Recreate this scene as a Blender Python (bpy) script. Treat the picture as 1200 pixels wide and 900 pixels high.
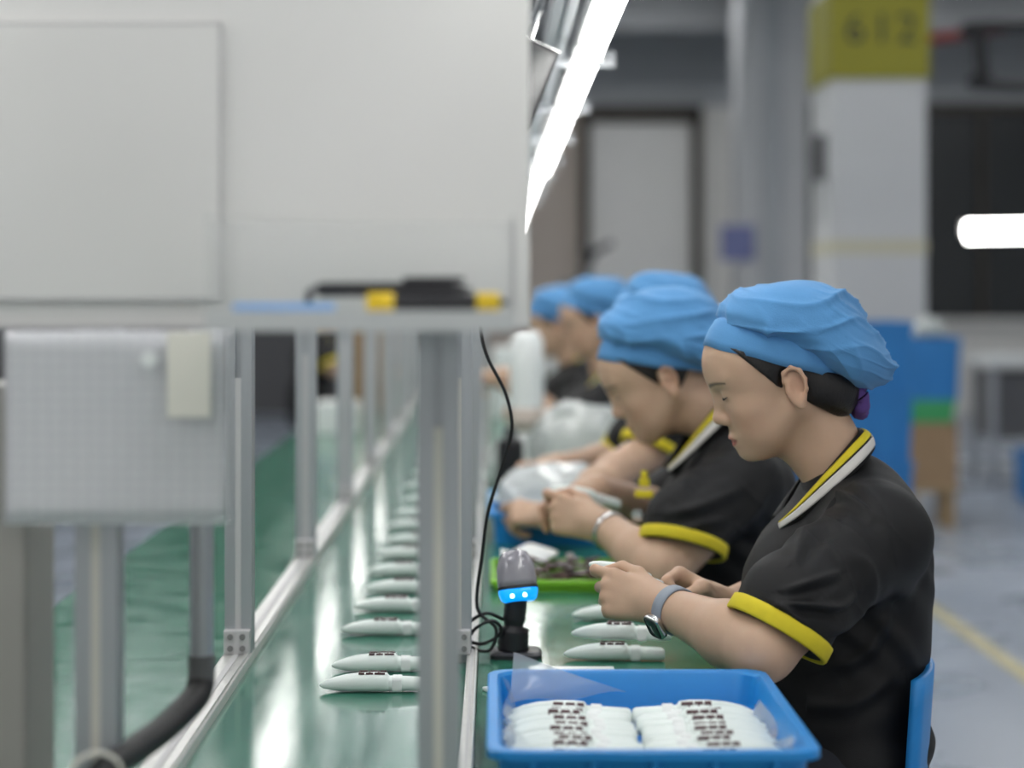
import bpy, bmesh, math, random
import numpy as np
from mathutils import Vector, Matrix

random.seed(7)
rng = np.random.default_rng(7)
PI = math.pi
scene = bpy.context.scene
for o in list(bpy.data.objects):
    bpy.data.objects.remove(o)

# ------------------------------------------------------------------ camera
FPX, VX, VY, ZC = 2300.0, 578.0, 340.0, 1.27     # focal length in pixels of a 1200 px frame, vanishing point, eye height
cam_d = bpy.data.cameras.new('camera')
cam = bpy.data.objects.new('camera', cam_d)
scene.collection.objects.link(cam)
cam.location = (0, 0, ZC)
cam.rotation_euler = (PI / 2, 0, 0)
cam_d.sensor_width = 36
cam_d.lens = FPX / 1200 * 36
cam_d.shift_x = (600 - VX) / 1200
cam_d.shift_y = (VY - 450) / 1200
cam_d.clip_start = 0.05
cam_d.clip_end = 100
cam_d.dof.use_dof = True
cam_d.dof.focus_distance = 2.66
cam_d.dof.aperture_fstop = 2.2
scene.camera = cam

# ------------------------------------------------------------------ world and view
w = bpy.data.worlds.new('World')
scene.world = w
w.use_nodes = True
w.node_tree.nodes['Background'].inputs[0].default_value = (1.0, 0.99, 0.97, 1)
w.node_tree.nodes['Background'].inputs[1].default_value = 0.6
scene.view_settings.view_transform = 'Standard'
scene.view_settings.look = 'None'
scene.view_settings.exposure = 0.12
scene.view_settings.gamma = 1.0
scene.view_settings.use_curve_mapping = False
scene.cycles.use_denoising = True
scene.cycles.max_bounces = 8
scene.cycles.transparent_max_bounces = 12
scene.cycles.sample_clamp_indirect = 6
CEIL_LIGHT = 10.5     # emission of the ceiling fittings
LINE_LIGHT = 15.0     # emission of the tubes over the line

def at(px, py, D):
    return Vector(((px - VX) * D / FPX, D, ZC - (py - VY) * D / FPX))

# ------------------------------------------------------------------ materials
MATS = {}
def mat(name, col, rough=0.5, metal=0.0, spec=0.5, sss=0.0, noise=0.0, nscale=30, bump=0.0, bscale=200, emit=None, estr=0.0, coat=0.0, sheen=0.0, alpha=None, attr=False, stretch=None, rnoise=0.0):
    if name in MATS: return MATS[name]
    m = bpy.data.materials.new(name); m.use_nodes = True
    nt = m.node_tree; b = nt.nodes['Principled BSDF']
    c4 = (*col, 1)
    b.inputs['Base Color'].default_value = c4
    b.inputs['Roughness'].default_value = rough
    b.inputs['Metallic'].default_value = metal
    b.inputs['Specular IOR Level'].default_value = spec
    b.inputs['Coat Weight'].default_value = coat
    b.inputs['Coat Roughness'].default_value = 0.15
    b.inputs['Sheen Weight'].default_value = sheen
    if sss:
        b.inputs['Subsurface Weight'].default_value = sss
        b.inputs['Subsurface Radius'].default_value = (1.0, 0.35, 0.2)
        b.inputs['Subsurface Scale'].default_value = 0.008
    tc = nt.nodes.new('ShaderNodeTexCoord')
    src = tc.outputs['Object']
    if stretch:
        mp = nt.nodes.new('ShaderNodeMapping'); mp.inputs['Scale'].default_value = stretch
        nt.links.new(src, mp.inputs[0]); src = mp.outputs[0]
    base = None
    if attr:
        a = nt.nodes.new('ShaderNodeAttribute'); a.attribute_name = 'Col'
        base = a.outputs['Color']; nt.links.new(base, b.inputs['Base Color'])
    if noise or rnoise:
        n = nt.nodes.new('ShaderNodeTexNoise'); n.inputs['Scale'].default_value = nscale; n.inputs['Detail'].default_value = 6
        nt.links.new(src, n.inputs['Vector'])
        if noise:
            mr = nt.nodes.new('ShaderNodeMapRange'); mr.inputs[1].default_value = 0.25; mr.inputs[2].default_value = 0.75
            mr.inputs[3].default_value = 1 - noise; mr.inputs[4].default_value = 1 + noise
            nt.links.new(n.outputs['Fac'], mr.inputs[0])
            mx = nt.nodes.new('ShaderNodeMix'); mx.data_type = 'RGBA'; mx.blend_type = 'MULTIPLY'; mx.inputs[0].default_value = 1
            mx.inputs[6].default_value = c4
            if base: nt.links.new(base, mx.inputs[6])
            nt.links.new(mr.outputs[0], mx.inputs[7]); nt.links.new(mx.outputs[2], b.inputs['Base Color'])
        if rnoise:
            m2 = nt.nodes.new('ShaderNodeMapRange'); m2.inputs[1].default_value = 0.3; m2.inputs[2].default_value = 0.7
            m2.inputs[3].default_value = max(rough - rnoise, 0.02); m2.inputs[4].default_value = rough + rnoise
            nt.links.new(n.outputs['Fac'], m2.inputs[0]); nt.links.new(m2.outputs[0], b.inputs['Roughness'])
    if bump:
        n2 = nt.nodes.new('ShaderNodeTexNoise'); n2.inputs['Scale'].default_value = bscale; n2.inputs['Detail'].default_value = 4
        nt.links.new(src, n2.inputs['Vector'])
        bp = nt.nodes.new('ShaderNodeBump'); bp.inputs['Strength'].default_value = bump; bp.inputs['Distance'].default_value = 0.002
        nt.links.new(n2.outputs['Fac'], bp.inputs['Height']); nt.links.new(bp.outputs[0], b.inputs['Normal'])
    if emit:
        b.inputs['Emission Color'].default_value = (*emit, 1); b.inputs['Emission Strength'].default_value = estr
    if alpha is not None:
        b.inputs['Alpha'].default_value = alpha
    MATS[name] = m
    return m

def clear_mat(name, tint, refl=0.12, rough=0.05, haze=0.0, hcol=(.9, .9, .92)):
    """thin clear plastic: mostly transparent, a little gloss, optional milky haze"""
    m = bpy.data.materials.new(name); m.use_nodes = True; nt = m.node_tree; nt.nodes.clear()
    out = nt.nodes.new('ShaderNodeOutputMaterial')
    t = nt.nodes.new('ShaderNodeBsdfTransparent'); t.inputs[0].default_value = (*tint, 1)
    g = nt.nodes.new('ShaderNodeBsdfGlossy'); g.inputs['Roughness'].default_value = rough
    lw = nt.nodes.new('ShaderNodeLayerWeight'); lw.inputs[0].default_value = 0.25
    mr = nt.nodes.new('ShaderNodeMapRange'); mr.inputs[3].default_value = refl * 0.3; mr.inputs[4].default_value = min(1, refl * 4)
    nt.links.new(lw.outputs['Facing'], mr.inputs[0])
    mx = nt.nodes.new('ShaderNodeMixShader'); nt.links.new(mr.outputs[0], mx.inputs[0])
    last = t.outputs[0]
    if haze:
        d = nt.nodes.new('ShaderNodeBsdfDiffuse'); d.inputs[0].default_value = (*hcol, 1)
        tl = nt.nodes.new('ShaderNodeBsdfTranslucent'); tl.inputs[0].default_value = (*hcol, 1)
        m0 = nt.nodes.new('ShaderNodeMixShader'); m0.inputs[0].default_value = 0.45
        nt.links.new(d.outputs[0], m0.inputs[1]); nt.links.new(tl.outputs[0], m0.inputs[2])
        m1 = nt.nodes.new('ShaderNodeMixShader'); m1.inputs[0].default_value = haze
        nt.links.new(last, m1.inputs[1]); nt.links.new(m0.outputs[0], m1.inputs[2]); last = m1.outputs[0]
    nt.links.new(last, mx.inputs[1]); nt.links.new(g.outputs[0], mx.inputs[2]); nt.links.new(mx.outputs[0], out.inputs[0])
    MATS[name] = m
    return m

M_ALU = mat('aluminium', (.40, .42, .445), .40, .55, noise=.06, nscale=60, stretch=(1, 1, .05))
M_SLOT = mat('slot_dark', (.22, .22, .22), .6, .3)
M_SLOTSTRIP = mat('slot_cover', (.62, .60, .54), .6)
M_WHITE = mat('white_panel', (.70, .70, .685), .45, noise=.02, nscale=4)
M_PANELFRAME = mat('sheet_holder', (.69, .69, .675), .35, noise=.02, nscale=6, coat=.25)
M_GREY = mat('grey_metal', (.33, .32, .295), .5, noise=.05, nscale=8)
M_EDGE = mat('grey_edge', (.50, .50, .505), .5)
M_BELT = mat('green_belt', (.035, .165, .112), .13, spec=.7, noise=.16, nscale=10, rnoise=.05, stretch=(3, .35, 1), bump=.02, bscale=120)
M_BENCH = mat('green_bench_mat', (.03, .17, .105), .17, noise=.14, nscale=14, rnoise=.06, bump=.1, bscale=60)
M_RAIL = mat('rail_aluminium', (.62, .62, .60), .35, .45, noise=.08, nscale=50)
M_BLUE = mat('blue_plastic', (.014, .25, .66), .38, noise=.06, nscale=9, spec=.5)
M_BLUE2 = mat('blue_crate_plastic', (.02, .19, .50), .5, noise=.1, nscale=6)
M_LIME = mat('lime_plastic', (.23, .55, .03), .4, noise=.05, nscale=20)
M_GREENCRATE = mat('green_crate_plastic', (.05, .35, .12), .5)
M_MINT = mat('mint_plastic', (.78, .85, .82), .35, spec=.5, noise=.03, nscale=15)
M_OFFWHITE = mat('white_plastic', (.82, .85, .84), .35)
M_BROWN = mat('brown_print', (.07, .025, .03), .5)
M_BLACKP = mat('black_plastic', (.012, .012, .016), .4, bump=.1, bscale=300)
M_RUBBER = mat('black_rubber', (.012, .012, .013), .55)
M_YELLOW = mat('yellow_plastic', (.75, .52, .01), .45)
M_SIGNY = mat('sign_yellow', (.25, .235, .015), .6, noise=.04, nscale=3)
M_SIGNK = mat('sign_black', (.03, .03, .02), .6)
M_SHIRT = mat('black_polo_cloth', (.0060, .0060, .0068), .62, spec=.35, sheen=.0, bump=.25, bscale=900, noise=.12, nscale=40)
M_CUFF = mat('yellow_knit', (.68, .56, .02), .8, bump=.3, bscale=700, noise=.05, nscale=60)
M_KNITW = mat('white_knit', (.66, .64, .60), .85, bump=.3, bscale=700)
M_CAP = mat('blue_cap_cloth', (.105, .305, .60), .8, spec=.25, sheen=.12, bump=.2, bscale=500, noise=.05, nscale=25)
M_HAIR = mat('black_hair', (.010, .008, .008), .45, bump=.5, bscale=350, stretch=(1, 1, .25), noise=.3, nscale=90)
M_PURPLE = mat('purple_velvet', (.12, .06, .26), .8, bump=.5, bscale=160)
M_SKIN = mat('skin', (.6, .4, .3), .48, spec=.35, sss=.12, attr=True, noise=.03, nscale=45, bump=.05, bscale=500)
M_LASH = mat('eyelash', (.02, .015, .015), .6)
M_TROUSER = mat('dark_trousers', (.015, .017, .025), .85, bump=.2, bscale=500)
M_SHOE = mat('shoe_leather', (.02, .02, .02), .5)
M_CARD = mat('cardboard', (.30, .20, .115), .8, noise=.08, nscale=12)
M_WOOD = mat('stool_wood', (.35, .25, .14), .7, noise=.12, nscale=20, stretch=(1, 1, .1))
M_CREAM = mat('cream_card', (.84, .82, .73), .6)
M_WATCH = mat('grey_watch_strap', (.28, .32, .38), .5)
M_STEEL = mat('steel', (.7, .7, .7), .2, 1.0)
M_GLASSK = mat('dark_watch_glass', (.02, .025, .03), .08)
M_FILM = clear_mat('plastic_film', (.95, .95, .97), .16, .18, haze=.42, hcol=(.80, .82, .88))
M_BAG = clear_mat('milky_bag', (.93, .95, .94), .16, .25, haze=.85, hcol=(.80, .84, .82))
M_ACRYL = clear_mat('clear_acrylic', (.98, .985, .985), .06, .05, haze=.05)
M_ACRYLEDGE = mat('acrylic_edge', (.60, .62, .62), .25)
M_SCANTOP = mat('scanner_housing', (.30, .29, .33), .14, spec=.6, coat=.8)
M_SCANLENS = mat('scanner_lens', (.02, .25, .7), .15, emit=(.0, .33, 1.0), estr=1.0)
M_LED = mat('scanner_led', (.6, .9, 1), .2, emit=(.45, .85, 1.0), estr=5.0)
M_TUBE = mat('lit_tube', (1, 1, 1), .4, emit=(1.0, .985, .95), estr=LINE_LIGHT)
M_PANEL = mat('lit_ceiling_panel', (1, 1, 1), .4, emit=(.98, .99, 1.0), estr=CEIL_LIGHT)

# ------------------------------------------------------------------ mesh helpers
COL = scene.collection
def link(name, me, m=None, parent=None):
    o = bpy.data.objects.new(name, me)
    COL.objects.link(o)
    if m is not None: me.materials.append(m)
    if parent is not None: o.parent = parent
    return o

def tag(o, label=None, cat=None, group=None, kind=None):
    if label: o['label'] = label
    if cat: o['category'] = cat
    if group: o['group'] = group
    if kind: o['kind'] = kind
    return o

def empty(name, loc=(0, 0, 0), rz=0.0):
    o = bpy.data.objects.new(name, None); COL.objects.link(o)
    o.location = loc; o.rotation_euler.z = rz; o.empty_display_size = .05
    return o

class MB:
    """collects shapes into one mesh"""
    def __init__(s): s.v = []; s.f = []
    def add(s, vs, fs):
        n = len(s.v); s.v += [tuple(v) for v in vs]; s.f += [tuple(i + n for i in f) for f in fs]; return s
    def box(s, x0, x1, y0, y1, z0, z1, b=0.0, rot=None, piv=None):
        if b <= 0:
            vs = [Vector((x, y, z)) for z in (z0, z1) for y in (y0, y1) for x in (x0, x1)]
            fs = [(0, 2, 3, 1), (4, 5, 7, 6), (0, 1, 5, 4), (1, 3, 7, 5), (3, 2, 6, 7), (2, 0, 4, 6)]
        else:
            bm = bmesh.new(); bmesh.ops.create_cube(bm, size=1)
            for v in bm.verts:
                v.co = Vector(((x0 + x1) / 2 + v.co.x * (x1 - x0), (y0 + y1) / 2 + v.co.y * (y1 - y0), (z0 + z1) / 2 + v.co.z * (z1 - z0)))
            bmesh.ops.bevel(bm, geom=bm.edges[:], offset=b, segments=2, affect='EDGES', profile=.6)
            bm.verts.index_update()
            vs = [v.co.copy() for v in bm.verts]; fs = [[v.index for v in f.verts] for f in bm.faces]; bm.free()
        if rot is not None:
            p = Vector(piv) if piv is not None else Vector(((x0 + x1) / 2, (y0 + y1) / 2, (z0 + z1) / 2))
            vs = [p + rot @ (v - p) for v in vs]
        return s.add(vs, fs)
    def cyl(s, a, b, r0, r1=None, n=16, cap=True):
        a = Vector(a); b = Vector(b); r1 = r0 if r1 is None else r1
        return s.loft([a, b], [r0, r1], n, cap)
    def loft(s, pts, rad, n=12, cap=True):
        pts = [Vector(p) for p in pts]; vs = []; fs = []
        t0 = (pts[1] - pts[0]).normalized()
        u = t0.orthogonal().normalized()
        for i, p in enumerate(pts):
            t = (pts[min(i + 1, len(pts) - 1)] - pts[max(i - 1, 0)]).normalized()
            u = (u - t * u.dot(t)).normalized(); w_ = t.cross(u)
            r = rad[i] if hasattr(rad, '__len__') else rad
            for k in range(n):
                a = 2 * PI * k / n
                vs.append(p + (u * math.cos(a) + w_ * math.sin(a)) * r)
        for i in range(len(pts) - 1):
            for k in range(n):
                k2 = (k + 1) % n
                fs.append((i * n + k, i * n + k2, (i + 1) * n + k2, (i + 1) * n + k))
        if cap:
            fs.append(tuple(range(n - 1, -1, -1))); fs.append(tuple((len(pts) - 1) * n + k for k in range(n)))
        return s.add(vs, fs)
    def rings(s, rings, closed=False, cap0=False, cap1=False):
        """rings of equal length, each a closed loop"""
        n = len(rings[0]); vs = [p for r in rings for p in r]; fs = []
        L = len(rings)
        for i in range(L if closed else L - 1):
            j = (i + 1) % L
            for k in range(n):
                k2 = (k + 1) % n
                fs.append((i * n + k, i * n + k2, j * n + k2, j * n + k))
        if cap0: fs.append(tuple(range(n - 1, -1, -1)))
        if cap1: fs.append(tuple((L - 1) * n + k for k in range(n)))
        return s.add(vs, fs)
    def grid(s, P):
        """P[i][j] points -> sheet"""
        n = len(P[0]); vs = [p for r in P for p in r]
        fs = [(i * n + j, i * n + j + 1, (i + 1) * n + j + 1, (i + 1) * n + j) for i in range(len(P) - 1) for j in range(n - 1)]
        return s.add(vs, fs)
    def build(s, name, m, parent=None, smooth=False, base=None, loc=None):
        me = bpy.data.meshes.new(name)
        vs = s.v
        if base is not None: vs = [(v[0] - base[0], v[1] - base[1], v[2] - base[2]) for v in vs]
        me.from_pydata(vs, [], s.f); me.validate()
        bm = bmesh.new(); bm.from_mesh(me); bmesh.ops.recalc_face_normals(bm, faces=bm.faces); bm.to_mesh(me); bm.free()
        if smooth: me.polygons.foreach_set('use_smooth', [True] * len(me.polygons))
        o = link(name, me, m, parent)
        if loc is not None: o.location = loc
        return o

def autosmooth(o, ang=40):
    me = o.data
    me.polygons.foreach_set('use_smooth', [True] * len(me.polygons))
    me.set_sharp_from_angle(angle=math.radians(ang))
    return o

def solid(o, t, off=0.0):
    md = o.modifiers.new('thickness', 'SOLIDIFY'); md.thickness = t; md.offset = off
    return o

def spline(ctrl, n):
    """Catmull-Rom through the control points"""
    c = [Vector(p) for p in ctrl]; c = [c[0] * 2 - c[1]] + c + [c[-1] * 2 - c[-2]]
    out = []; segs = len(c) - 3
    for i in range(n):
        t = i / (n - 1) * segs; k = min(int(t), segs - 1); u = t - k
        p0, p1, p2, p3 = c[k:k + 4]
        out.append(.5 * ((2 * p1) + (p2 - p0) * u + (2 * p0 - 5 * p1 + 4 * p2 - p3) * u * u + (3 * p1 - p0 - 3 * p2 + p3) * u ** 3))
    return out

def rrect(cx, cy, z, wx, wy, r, n=6):
    pts = []
    for (sx, sy, a0) in ((1, 1, 0), (-1, 1, PI / 2), (-1, -1, PI), (1, -1, 1.5 * PI)):
        for k in range(n):
            a = a0 + PI / 2 * k / (n - 1)
            pts.append(Vector((cx + sx * (wx / 2 - r) + r * math.cos(a), cy + sy * (wy / 2 - r) + r * math.sin(a), z)))
    return pts

def copy_tree(o, parent=None):
    c = o.copy(); COL.objects.link(c); c.parent = parent
    for ch in o.children: copy_tree(ch, c)
    return c

# ------------------------------------------------------------------ the hall
M_FLOOR = mat('epoxy_floor', (.34, .385, .45), .30, noise=.05, nscale=1.5, rnoise=.08, spec=.5)
M_WALLG = mat('grey_paint', (.40, .42, .44), .7, noise=.05, nscale=2)
M_WALLW = mat('white_paint', (.74, .73, .70), .8, noise=.03, nscale=2)
M_TAN = mat('tan_paint', (.55, .48, .42), .8, noise=.04, nscale=2)
M_DARKWOOD = mat('dark_brown_frame', (.055, .045, .035), .6, noise=.15, nscale=5)
M_DARKGLASS = mat('dark_glass', (.022, .027, .030), .25)
M_DARKGREY = mat('dark_grey_paint', (.13, .13, .135), .7, noise=.05, nscale=3)
M_CEIL = mat('ceiling_paint', (.36, .37, .38), .8, noise=.06, nscale=2)
M_LINEY = mat('floor_line_paint', (.50, .45, .26), .5, noise=.2, nscale=14)
M_COLW = mat('column_paint', (.52, .53, .54), .7, noise=.03, nscale=2)
M_BANDY = mat('column_band_paint', (.50, .48, .36), .7)
M_REDPIPE = mat('red_pipe_paint', (.22, .035, .03), .5)
M_BLACKPIPE = mat('black_pipe_paint', (.015, .015, .017), .5)

def struct(name, mb, m, parent=None, smooth=False):
    o = mb.build(name, m, parent, smooth)
    if parent is None: o['kind'] = 'structure'
    return o

WY = 20.0
floor = struct('floor', MB().box(-6, 9, -3, WY + .2, -.1, 0), M_FLOOR)
struct('ceiling', MB().box(-6, 9, -3, WY + .2, 4.2, 4.3), M_CEIL)
struct('wall_left', MB().box(-6.1, -6, -3, WY, 0, 4.2), M_WALLW)
struct('wall_right', MB().box(9, 9.1, -3, WY, 0, 4.2), M_WALLW)
# back wall: pieces around the doorway and the dark windows
wb = empty('wall_back', (0, WY, 0)); wb['kind'] = 'structure'
def wpart(name, x0, x1, z0, z1, m, t=.12):
    o = MB().box(x0, x1, 0, t, z0, z1).build(name, m, wb); return o
wpart('upper_wall', -6, 9, 3.14, 4.2, M_WALLG)
wpart('wall_panel', -6, -1.2, 0, 3.14, M_DARKGREY)
wpart('wall_panel', -1.2, .98, 0, 3.14, M_TAN)
wpart('wall_panel', 2.06, 2.84, 0, 3.14, M_WALLW)
wpart('wall_panel', 5.9, 9, 0, 3.14, M_WALLW)
wpart('wall_panel', 3.2, 5.9, 0, .95, M_WALLW)
struct('trim_1', MB().box(2.85, 3.17, WY - .06, WY + .06, 0, 3.14), M_DARKWOOD)
# doorway with a white leaf, dark frame
d1 = empty('door_1', (1.50, WY - .03, 0)); d1['kind'] = 'structure'
MB().box(-.52, .52, .03, .08, 0, 2.98, .01).build('door_leaf', mat('door_white', (.88, .87, .84), .6, noise=.02, nscale=3), d1)
MB().box(-.10, .10, -.0, .03, .95, 1.35, .01).build('door_panel', M_CREAM, d1)
MB().box(.52, .62, -.06, .12, 0, 3.14).box(-.62, -.52, -.06, .12, 0, 3.0).box(-.62, .62, -.06, .12, 2.98, 3.14).build('door_frame', M_DARKWOOD, d1)
m = MB().cyl((.40, -.06, 1.02), (.40, .03, 1.02), .02).cyl((.40, -.06, 1.02), (.26, -.06, 1.02), .012); m.build('door_handle', M_STEEL, d1)
# dark window wall
w1_ = empty('window_1', (4.55, WY, .95)); w1_['kind'] = 'structure'
for i, (x0, x1) in enumerate(((-1.33, -.44), (-.42, .42), (.44, 1.33))):
    MB().box(x0, x1, .03, .05, .03, 2.16).build('pane', M_DARKGLASS, w1_)
for x in (-1.35, -.43, .43, 1.33):
    MB().box(x - .03, x + .03, -.03, .08, 0, 2.19, .004).build('mullion', M_DARKWOOD, w1_)
MB().box(-1.38, 1.38, -.05, .08, 2.13, 2.22).build('window_head', M_DARKWOOD, w1_)
MB().box(-1.38, 1.38, -.08, .08, -.03, .03).build('window_sill', M_WALLW, w1_)
# grey pilaster with a blue notice
pil = empty('pilaster', (2.47, 17.6, 0)); pil['kind'] = 'structure'
MB().box(-.30, .30, -.3, .3, 0, 4.2, .01).build('pilaster_shaft', M_COLW, pil)
MB().box(-.10, .08, -.36, -.30, 0, 4.2, .005).build('drain_pipe', M_WALLG, pil)
nt_ = MB().box(2.00, 2.30, 17.27, 17.285, 1.53, 1.84, .002).build('wall_notice', mat('notice_blue', (.17, .19, .38), .6), None)
tag(nt_, 'small dull blue notice stuck on the grey pilaster', 'notice')
# beams and services at the ceiling
struct('beam_1', MB().box(-6, 9, 18.4, 18.7, 3.72, 4.2, .01), M_CEIL)
struct('beam_2', MB().box(-6, 9, 13.0, 13.3, 3.62, 4.2, .01), M_CEIL)

# painted column with a yellow sign
cx0, cx1, cy0, cy1 = 1.905, 2.43, 11.0, 11.72
col1 = empty('column_1', ((cx0 + cx1) / 2, (cy0 + cy1) / 2, 0)); col1['kind'] = 'structure'
hx, hy = (cx1 - cx0) / 2, (cy1 - cy0) / 2
MB().box(-hx, hx, -hy, hy, 0, 4.2, .012).build('column_shaft', M_COLW, col1)
MB().box(-hx - .004, hx + .004, -hy - .004, hy + .004, 1.475, 1.55, .002).build('painted_band', M_BANDY, col1)
sg = empty('column_sign', ((cx0 + cx1) / 2, cy0 - .012, 2.455))
MB().box(-hx - .012, hx + .012, -.012, .008, 0, .50, .003).box(-hx - .02, -hx - .004, -.012, cy1 - cy0 + .02, 0, .50, .003).build('sign_board', M_SIGNY, sg)
def text(body, size, loc, rot, m, name, parent, ext=.001):
    cu = bpy.data.curves.new('t', 'FONT'); cu.body = body; cu.size = size; cu.extrude = ext; cu.align_x = 'CENTER'; cu.align_y = 'CENTER'
    o = bpy.data.objects.new('t', cu); COL.objects.link(o)
    bpy.context.view_layer.update()
    me = bpy.data.meshes.new_from_object(o.evaluated_get(bpy.context.evaluated_depsgraph_get()))
    bpy.data.objects.remove(o)
    q = link(name, me, m, parent); q.location = loc; q.rotation_euler = rot
    return q
for q, ch in ((-.145, '6'), (.005, '1'), (.145, '2')): text(ch, .24, (q, -.016, .27), (PI / 2, 0, 0), M_SIGNK, 'sign_digit', sg, .002)
tag(sg, 'yellow sign with dark number wrapped around the white column', 'sign')
bx_ = empty('switch_box', (cx0 - .03, cy0 + .30, 1.90))
MB().box(-.045, .03, -.09, .09, 0, .26, .01).build('box_body', M_DARKGREY, bx_)
MB().box(-.055, -.045, -.05, .05, .06, .20, .004).build('box_cover', M_BLACKP, bx_)
tag(bx_, 'small dark switch box on the side of the white column', 'switch box')

# red and black service pipes under the ceiling
rp = MB().loft(spline([(2.5, 12.6, 2.83), (3.2, 12.5, 2.93), (4.6, 12.3, 3.10), (6.5, 12.3, 3.2)], 20), .035, 10).build('sprinkler_pipe', M_REDPIPE, None, True)
tag(rp, 'thin dark red sprinkler pipe running from the column under the ceiling', 'pipe')
bp_ = MB()
bp_.loft(spline([(4.9, 11.6, 2.48), (3.0, 11.6, 2.48), (2.90, 11.6, 2.55), (2.88, 11.6, 2.75), (2.95, 11.6, 2.83), (4.9, 11.6, 2.83)], 40), .04, 10)
tag(bp_.build('bent_pipe', M_BLACKPIPE, None, True), 'thick black pipe bent into a U beside the column', 'pipe')
# floor marking
struct('trim_2', MB().box(1.72, 1.79, 3.0, 14.0, -.02, .002), M_LINEY)
struct('trim_3', MB().box(1.79, 9.0, 13.93, 14.0, -.02, .002), M_LINEY)

# ceiling light fittings (most of them above and behind the camera)
def ceiling_light(x, y):
    r = empty('ceiling_light', (x, y, 3.95))
    MB().box(-.62, .62, -.16, .16, .02, .09, .01).build('housing', M_WHITE, r)
    MB().box(-.59, .59, -.13, .13, -.005, .02, .005).build('diffuser', M_PANEL, r)
    for q in (-.45, .45): MB().cyl((q, 0, .09), (q, 0, .26), .008, n=8).build('hanger', M_STEEL, r)
    tag(r, 'long white lit ceiling light hanging on two rods', 'ceiling light', 'ceiling lights of the hall')
for x in (-3.2, -.9, 1.4, 3.7, 6.0):
    for y in (-1.5, 1.2, 3.9, 6.6, 9.3, 12.0, 14.7, 17.4):
        ceiling_light(x, y)

# ------------------------------------------------------------------ the production line
TZ = .72           # belt and bench height
XL, XM, XR = -.377, -.052, .345
def bench(name, x0, x1, y0, y1, label, cat, topm, legs_y, edge=None):
    r = empty(name, ((x0 + x1) / 2, (y0 + y1) / 2, 0)); hx, hy = (x1 - x0) / 2, (y1 - y0) / 2
    MB().box(-hx, hx, -hy, hy, TZ - .012, TZ).build('top_surface', topm, r)
    MB().box(-hx, hx, -hy, hy, TZ - .05, TZ - .0125).build('deck', M_GREY, r)
    for y in legs_y:
        for sx in (-1, 1):
            MB().box(sx * (hx - .03) - .02, sx * (hx - .03) + .02, y - (y0 + y1) / 2 - .02, y - (y0 + y1) / 2 + .02, 0, TZ - .05, .003).build('leg', M_ALU, r)
    tag(r, label, cat)
    return r
LY0, LY1 = .9, 16.0
bench('conveyor', XL + .02, XM + .012, LY0, LY1, 'long glossy green conveyor belt between the two aluminium rails', 'conveyor', M_BELT, (1.4, 5, 9, 14))
bench('left_bench', -.765, XL - .022, LY0, LY1, 'long green topped side bench left of the conveyor', 'bench', M_BENCH, (1.4, 5, 9, 14))
bench('work_bench', XM + .03, XR, LY0, LY1, 'long green topped work bench where the workers sit', 'bench', M_BENCH, (1.4, 5, 9, 14))
def rail(name, x, w_, label):
    r = empty(name, (x, (LY0 + LY1) / 2, 0)); hy = (LY1 - LY0) / 2
    MB().box(-w_ / 2, w_ / 2, -hy, hy, TZ - .06, TZ + .014, .003).build('rail_profile', M_RAIL, r)
    MB().box(-w_ * .10, w_ * .10, -hy, hy, TZ + .0145, TZ + .0155).build('rail_slot', M_EDGE, r)
    MB().box(w_ * .28, w_ * .42, -hy, hy, TZ + .0135, TZ + .0175, .0008).build('rail_lip', M_RAIL, r)
    tag(r, label, 'rail')
rail('conveyor_rail', XL, .042, 'aluminium edge rail between the conveyor and the side bench')
rail('conveyor_rail', XM + .021, .016, 'narrow pale edge rail between the conveyor and the work bench')

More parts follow.
